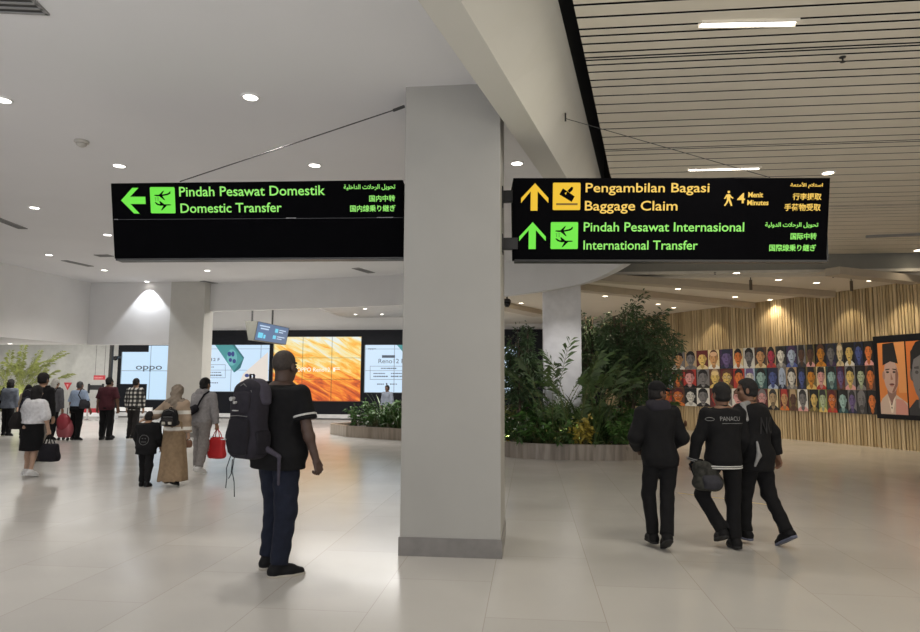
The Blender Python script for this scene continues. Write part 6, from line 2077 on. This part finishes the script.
P = Person('traveller in white cap and dark clothes with black backpack, beside red triangle sign', (-13.1, 17.1), -6, 1.68,
           dict(lleg=((.02, .08, -1), (0, -.08, -1), 0, 8), rleg=((.03, -.08, -1), (.03, -.22, -1), 10, 8)), 'tan', .013, 1.1, 1.1, shoe=BLACK_SHOE, sole=DARK_SOLE)
P.top(fabric((.10, .10, .11)), 'jacket', .035, -.16, 1.93, 0, noise=.006)
P.trousers(BLACKC, .02); P.hair(HAIR, 'short', .012)
k = P.k
cp = P.cloth('cap', [ell(P.hp(0, -.012, .05), np.array([.090, .110, .100]) * k, P.Rh, .01), cap(P.hp(0, -.06, .02), P.hp(0, -.07, -.12), .07 * k, .075 * k, .03)], fabric((.55, .54, .50)), [(P.hp(0, .03, 0), P.Rh @ np.array([0, 1, -.9]))], .003, h=.010)
P.cloth('headband', [ell(P.hp(0, -.012, .05), np.array([.093, .113, .104]) * k, P.Rh, .01)], BLACKC, [(P.hp(0, -.012, .0), P.Rh @ np.array([0, -.5, -1])), (P.hp(0, -.012, .03), P.Rh @ np.array([0, .5, 1]))], 0, h=.009, parent=cp)
backpack(P, 'black backpack on the traveller in the white cap', (0, -.25, P.pz + .04), .34, .20, .50, fabric((.012, .012, .014)), BLACKC, .014, 0, [over_shoulder(P, 'l'), over_shoulder(P, 'r')])

P = Person('man from behind in light blue shirt and black trousers, beside a red suitcase', (-12.45, 17.2), -8, 1.63,
           dict(larm=((.22, .0, -1), (.1, .1, -1)), rarm=((.35, .05, -1), (.35, .15, -1)), lhand=75, lleg=((.03, .05, -1), (0, -.05, -1), 0, 8), rleg=((.03, -.03, -1), (.0, -.1, -1), 4, 8)), 'brown', .013, 1.12, 1.1, shoe=BLACK_SHOE, sole=DARK_SOLE)
k = P.k
P.top(fabric((.30, .38, .52)), 'shirt', .035, -.02, 1.0, 0, noise=.007)
P.trousers(BLACKC, .026, top=.13); P.hair(plain('greying_hair', (.05, .05, .05), .6, var=.3, scale=40), 'short', .008)
e = P.bag('shoulder_bag', 'dark olive shoulder bag at the right hip of the man in the light blue shirt', (.27, -.04, P.pz - .02))
shell('bag_body', [loft([(0, 0, 0, .09, .13), (.1, 0, 0, .10, .15), (.26, -.02, 0, .06, .12)], 3, .02, .02)], fabric((.035, .04, .036)), e, .013, .004)
z2 = P.J['rs'][2] + .10 * k - P.pz + .02
for yy in (-.09, .09): MB().tube([(-.02, yy, .24), (-.09, yy * 1.5, z2 * .7), (-.10, yy * .6, z2 - .01), (-.10, 0, z2 + .01)], .012, 6).build('strap', BLACKC, e, smooth=True)
e = P.bag('rolling_suitcase', 'red rolling suitcase beside the man in the light blue shirt', (-.27, -.06, 0), 'suitcase')
RED = plain('red_suitcase', (.30, .035, .05), .45, var=.08)
shell('case', [loft([(.08, 0, 0, .18, .12), (.12, 0, 0, .20, .13), (.5, 0, 0, .20, .13), (.56, 0, 0, .18, .11)], 4.5, .02, .02)], plain('pink_red_suitcase', (.40, .10, .12), .45, var=.08), e, .013)
shell('bag_on_top', [ell((0, -.10, .50), (.20, .13, .24), k=.02)], RED, e, .013, .006)
MB().tube([(-.07, .08, .52), (-.07, .08, .88), (.07, .08, .88), (.07, .08, .52)], .010, 6).build('pull_handle', M_dark, e)
for x_ in (-.15, .15):
    for y_ in (-.08, .08): MB().tube([(x_ - .02, y_, .04), (x_ + .02, y_, .04)], .04, 12).build('wheel', M_dark, e)

P = Person('man from behind in a maroon shirt and black trousers', (-11.72, 17.4), 2, 1.75, dict(larm=((.26, .0, -1), (.16, .10, -1)), rarm=((.26, .0, -1), (.16, .10, -1)), lleg=((.05, .03, -1), (.0, -.04, -1), 0, 10), rleg=((.05, .0, -1), (.0, -.08, -1), 2, 10)), 'brown', .013, 1.08, 1.05, shoe=BLACK_SHOE, sole=DARK_SOLE)
P.top(fabric((.060, .016, .022)), 'shirt', .032, -.12, .95, 0, noise=.006); P.trousers(BLACKC, .016, hem=.98); P.hair(HAIR, 'short', .018)
P = Person('dark-haired person almost hidden behind the man in the maroon shirt', (-12.05, 17.95), 5, 1.70, {}, 'brown', .015, shoe=BLACK_SHOE, sole=DARK_SOLE)
P.top(fabric((.05, .05, .06)), 'shirt', .025, -.12, 1.9); P.trousers(BLACKC, .018); P.hair(HAIR, 'short', .014)


def plaid_material():
    m, N, L, B = nt_new('black_and_white_check')
    tc = N.new('ShaderNodeTexCoord'); sp = N.new('ShaderNodeSeparateXYZ'); L.new(tc.outputs['Object'], sp.inputs[0])
    s_ = []
    for ax in ('X', 'Z'):
        a = N.new('ShaderNodeMath'); a.operation = 'MULTIPLY'; a.inputs[1].default_value = 9.0; L.new(sp.outputs[ax], a.inputs[0])
        f_ = N.new('ShaderNodeMath'); f_.operation = 'FRACT'; L.new(a.outputs[0], f_.inputs[0])
        g = N.new('ShaderNodeMath'); g.operation = 'GREATER_THAN'; g.inputs[1].default_value = .5; L.new(f_.outputs[0], g.inputs[0])
        s_.append(g)
    ad = N.new('ShaderNodeMath'); ad.operation = 'ADD'; L.new(s_[0].outputs[0], ad.inputs[0]); L.new(s_[1].outputs[0], ad.inputs[1])
    h = N.new('ShaderNodeMath'); h.operation = 'MULTIPLY'; h.inputs[1].default_value = .5; L.new(ad.outputs[0], h.inputs[0])
    rp = N.new('ShaderNodeValToRGB'); rp.color_ramp.interpolation = 'CONSTANT'
    rp.color_ramp.elements[0].color = (.012, .012, .014, 1); rp.color_ramp.elements[1].position = .75; rp.color_ramp.elements[1].color = (.60, .58, .54, 1)
    q = rp.color_ramp.elements.new(.3); q.color = (.075, .075, .07, 1)
    L.new(h.outputs[0], rp.inputs['Fac']); L.new(rp.outputs['Color'], B.inputs['Base Color']); B.inputs['Roughness'].default_value = .9
    return m


P = Person('man from behind in a black and white checked shirt in front of the logo screen', (-10.98, 17.5), 0, 1.70, dict(larm=((.16, .0, -1), (.06, .12, -1)), rarm=((.16, .0, -1), (.06, .12, -1)), lleg=((.05, .10, -1), (.05, -.08, -1), 0, 8), rleg=((.02, -.06, -1), (-.04, -.22, -1), 12, 6)), 'tan', .013, 1.02, 1.0, shoe=BLACK_SHOE, sole=PALE_SOLE)
P.top(plaid_material(), 'checked_shirt', .028, -.13, 1.93, .0, noise=.005); P.trousers(fabric((.018, .018, .024)), .012); P.hair(HAIR, 'short', .016)

P = Person('woman with long dark hair in a grey-blue top at the left edge of the photo', (-15.32, 18.15), 4, 1.67, dict(lleg=((.02, .06, -1), (0, -.06, -1), 0, 8), rleg=((.03, -.05, -1), (.03, -.15, -1), 6, 8)), 'light', .014, 1.12, 1.1, True, BLACK_SHOE, DARK_SOLE)
P.top(fabric((.14, .16, .20)), 'jacket', .04, -.10, 1.93, 0, noise=.007); P.trousers(BLACKC, .02); P.hair(HAIR, 'long', .022)
e = P.bag('shoulder_bag', 'black shoulder bag of the woman at the left edge', (-.28, -.02, P.pz - .12))
shell('bag_body', [loft([(0, 0, 0, .09, .13), (.1, 0, 0, .10, .15), (.26, .02, 0, .06, .12)], 3, .02, .02)], BLACKC, e, .013, .004)
MB().tube([(.03, -.05, .24), (.10, -.08, .5), (.12, 0, P.J['ls'][2] + .09 - P.pz + .12)], .012, 6).tube([(.03, .05, .24), (.10, .08, .5), (.12, 0, P.J['ls'][2] + .09 - P.pz + .12)], .012, 6).build('strap', BLACKC, e)
P = Person('dark-haired woman in a beige top half hidden behind the white-bloused woman', (-14.3, 17.6), -4, 1.52, {}, 'light', .014, 1.12, 1.1, True, BLACK_SHOE, DARK_SOLE)
P.top(fabric((.36, .29, .22)), 'blouse', .04, -.08, 1.9, 0, noise=.007); P.trousers(BLACKC, .02); P.hair(HAIR, 'long', .022)

P = Person('distant dark-haired person in a pale top seen behind the low planter', (-5.2, 24.0), 160, 1.54, {}, 'dark', .015, 1.05, 1.05, shoe=BLACK_SHOE, sole=DARK_SOLE)
P.top(fabric((.16, .18, .22)), 'shirt', .03, -.1, 1.9, 0, noise=.005); P.trousers(BLACKC, .02); P.hair(HAIR, 'short', .022)
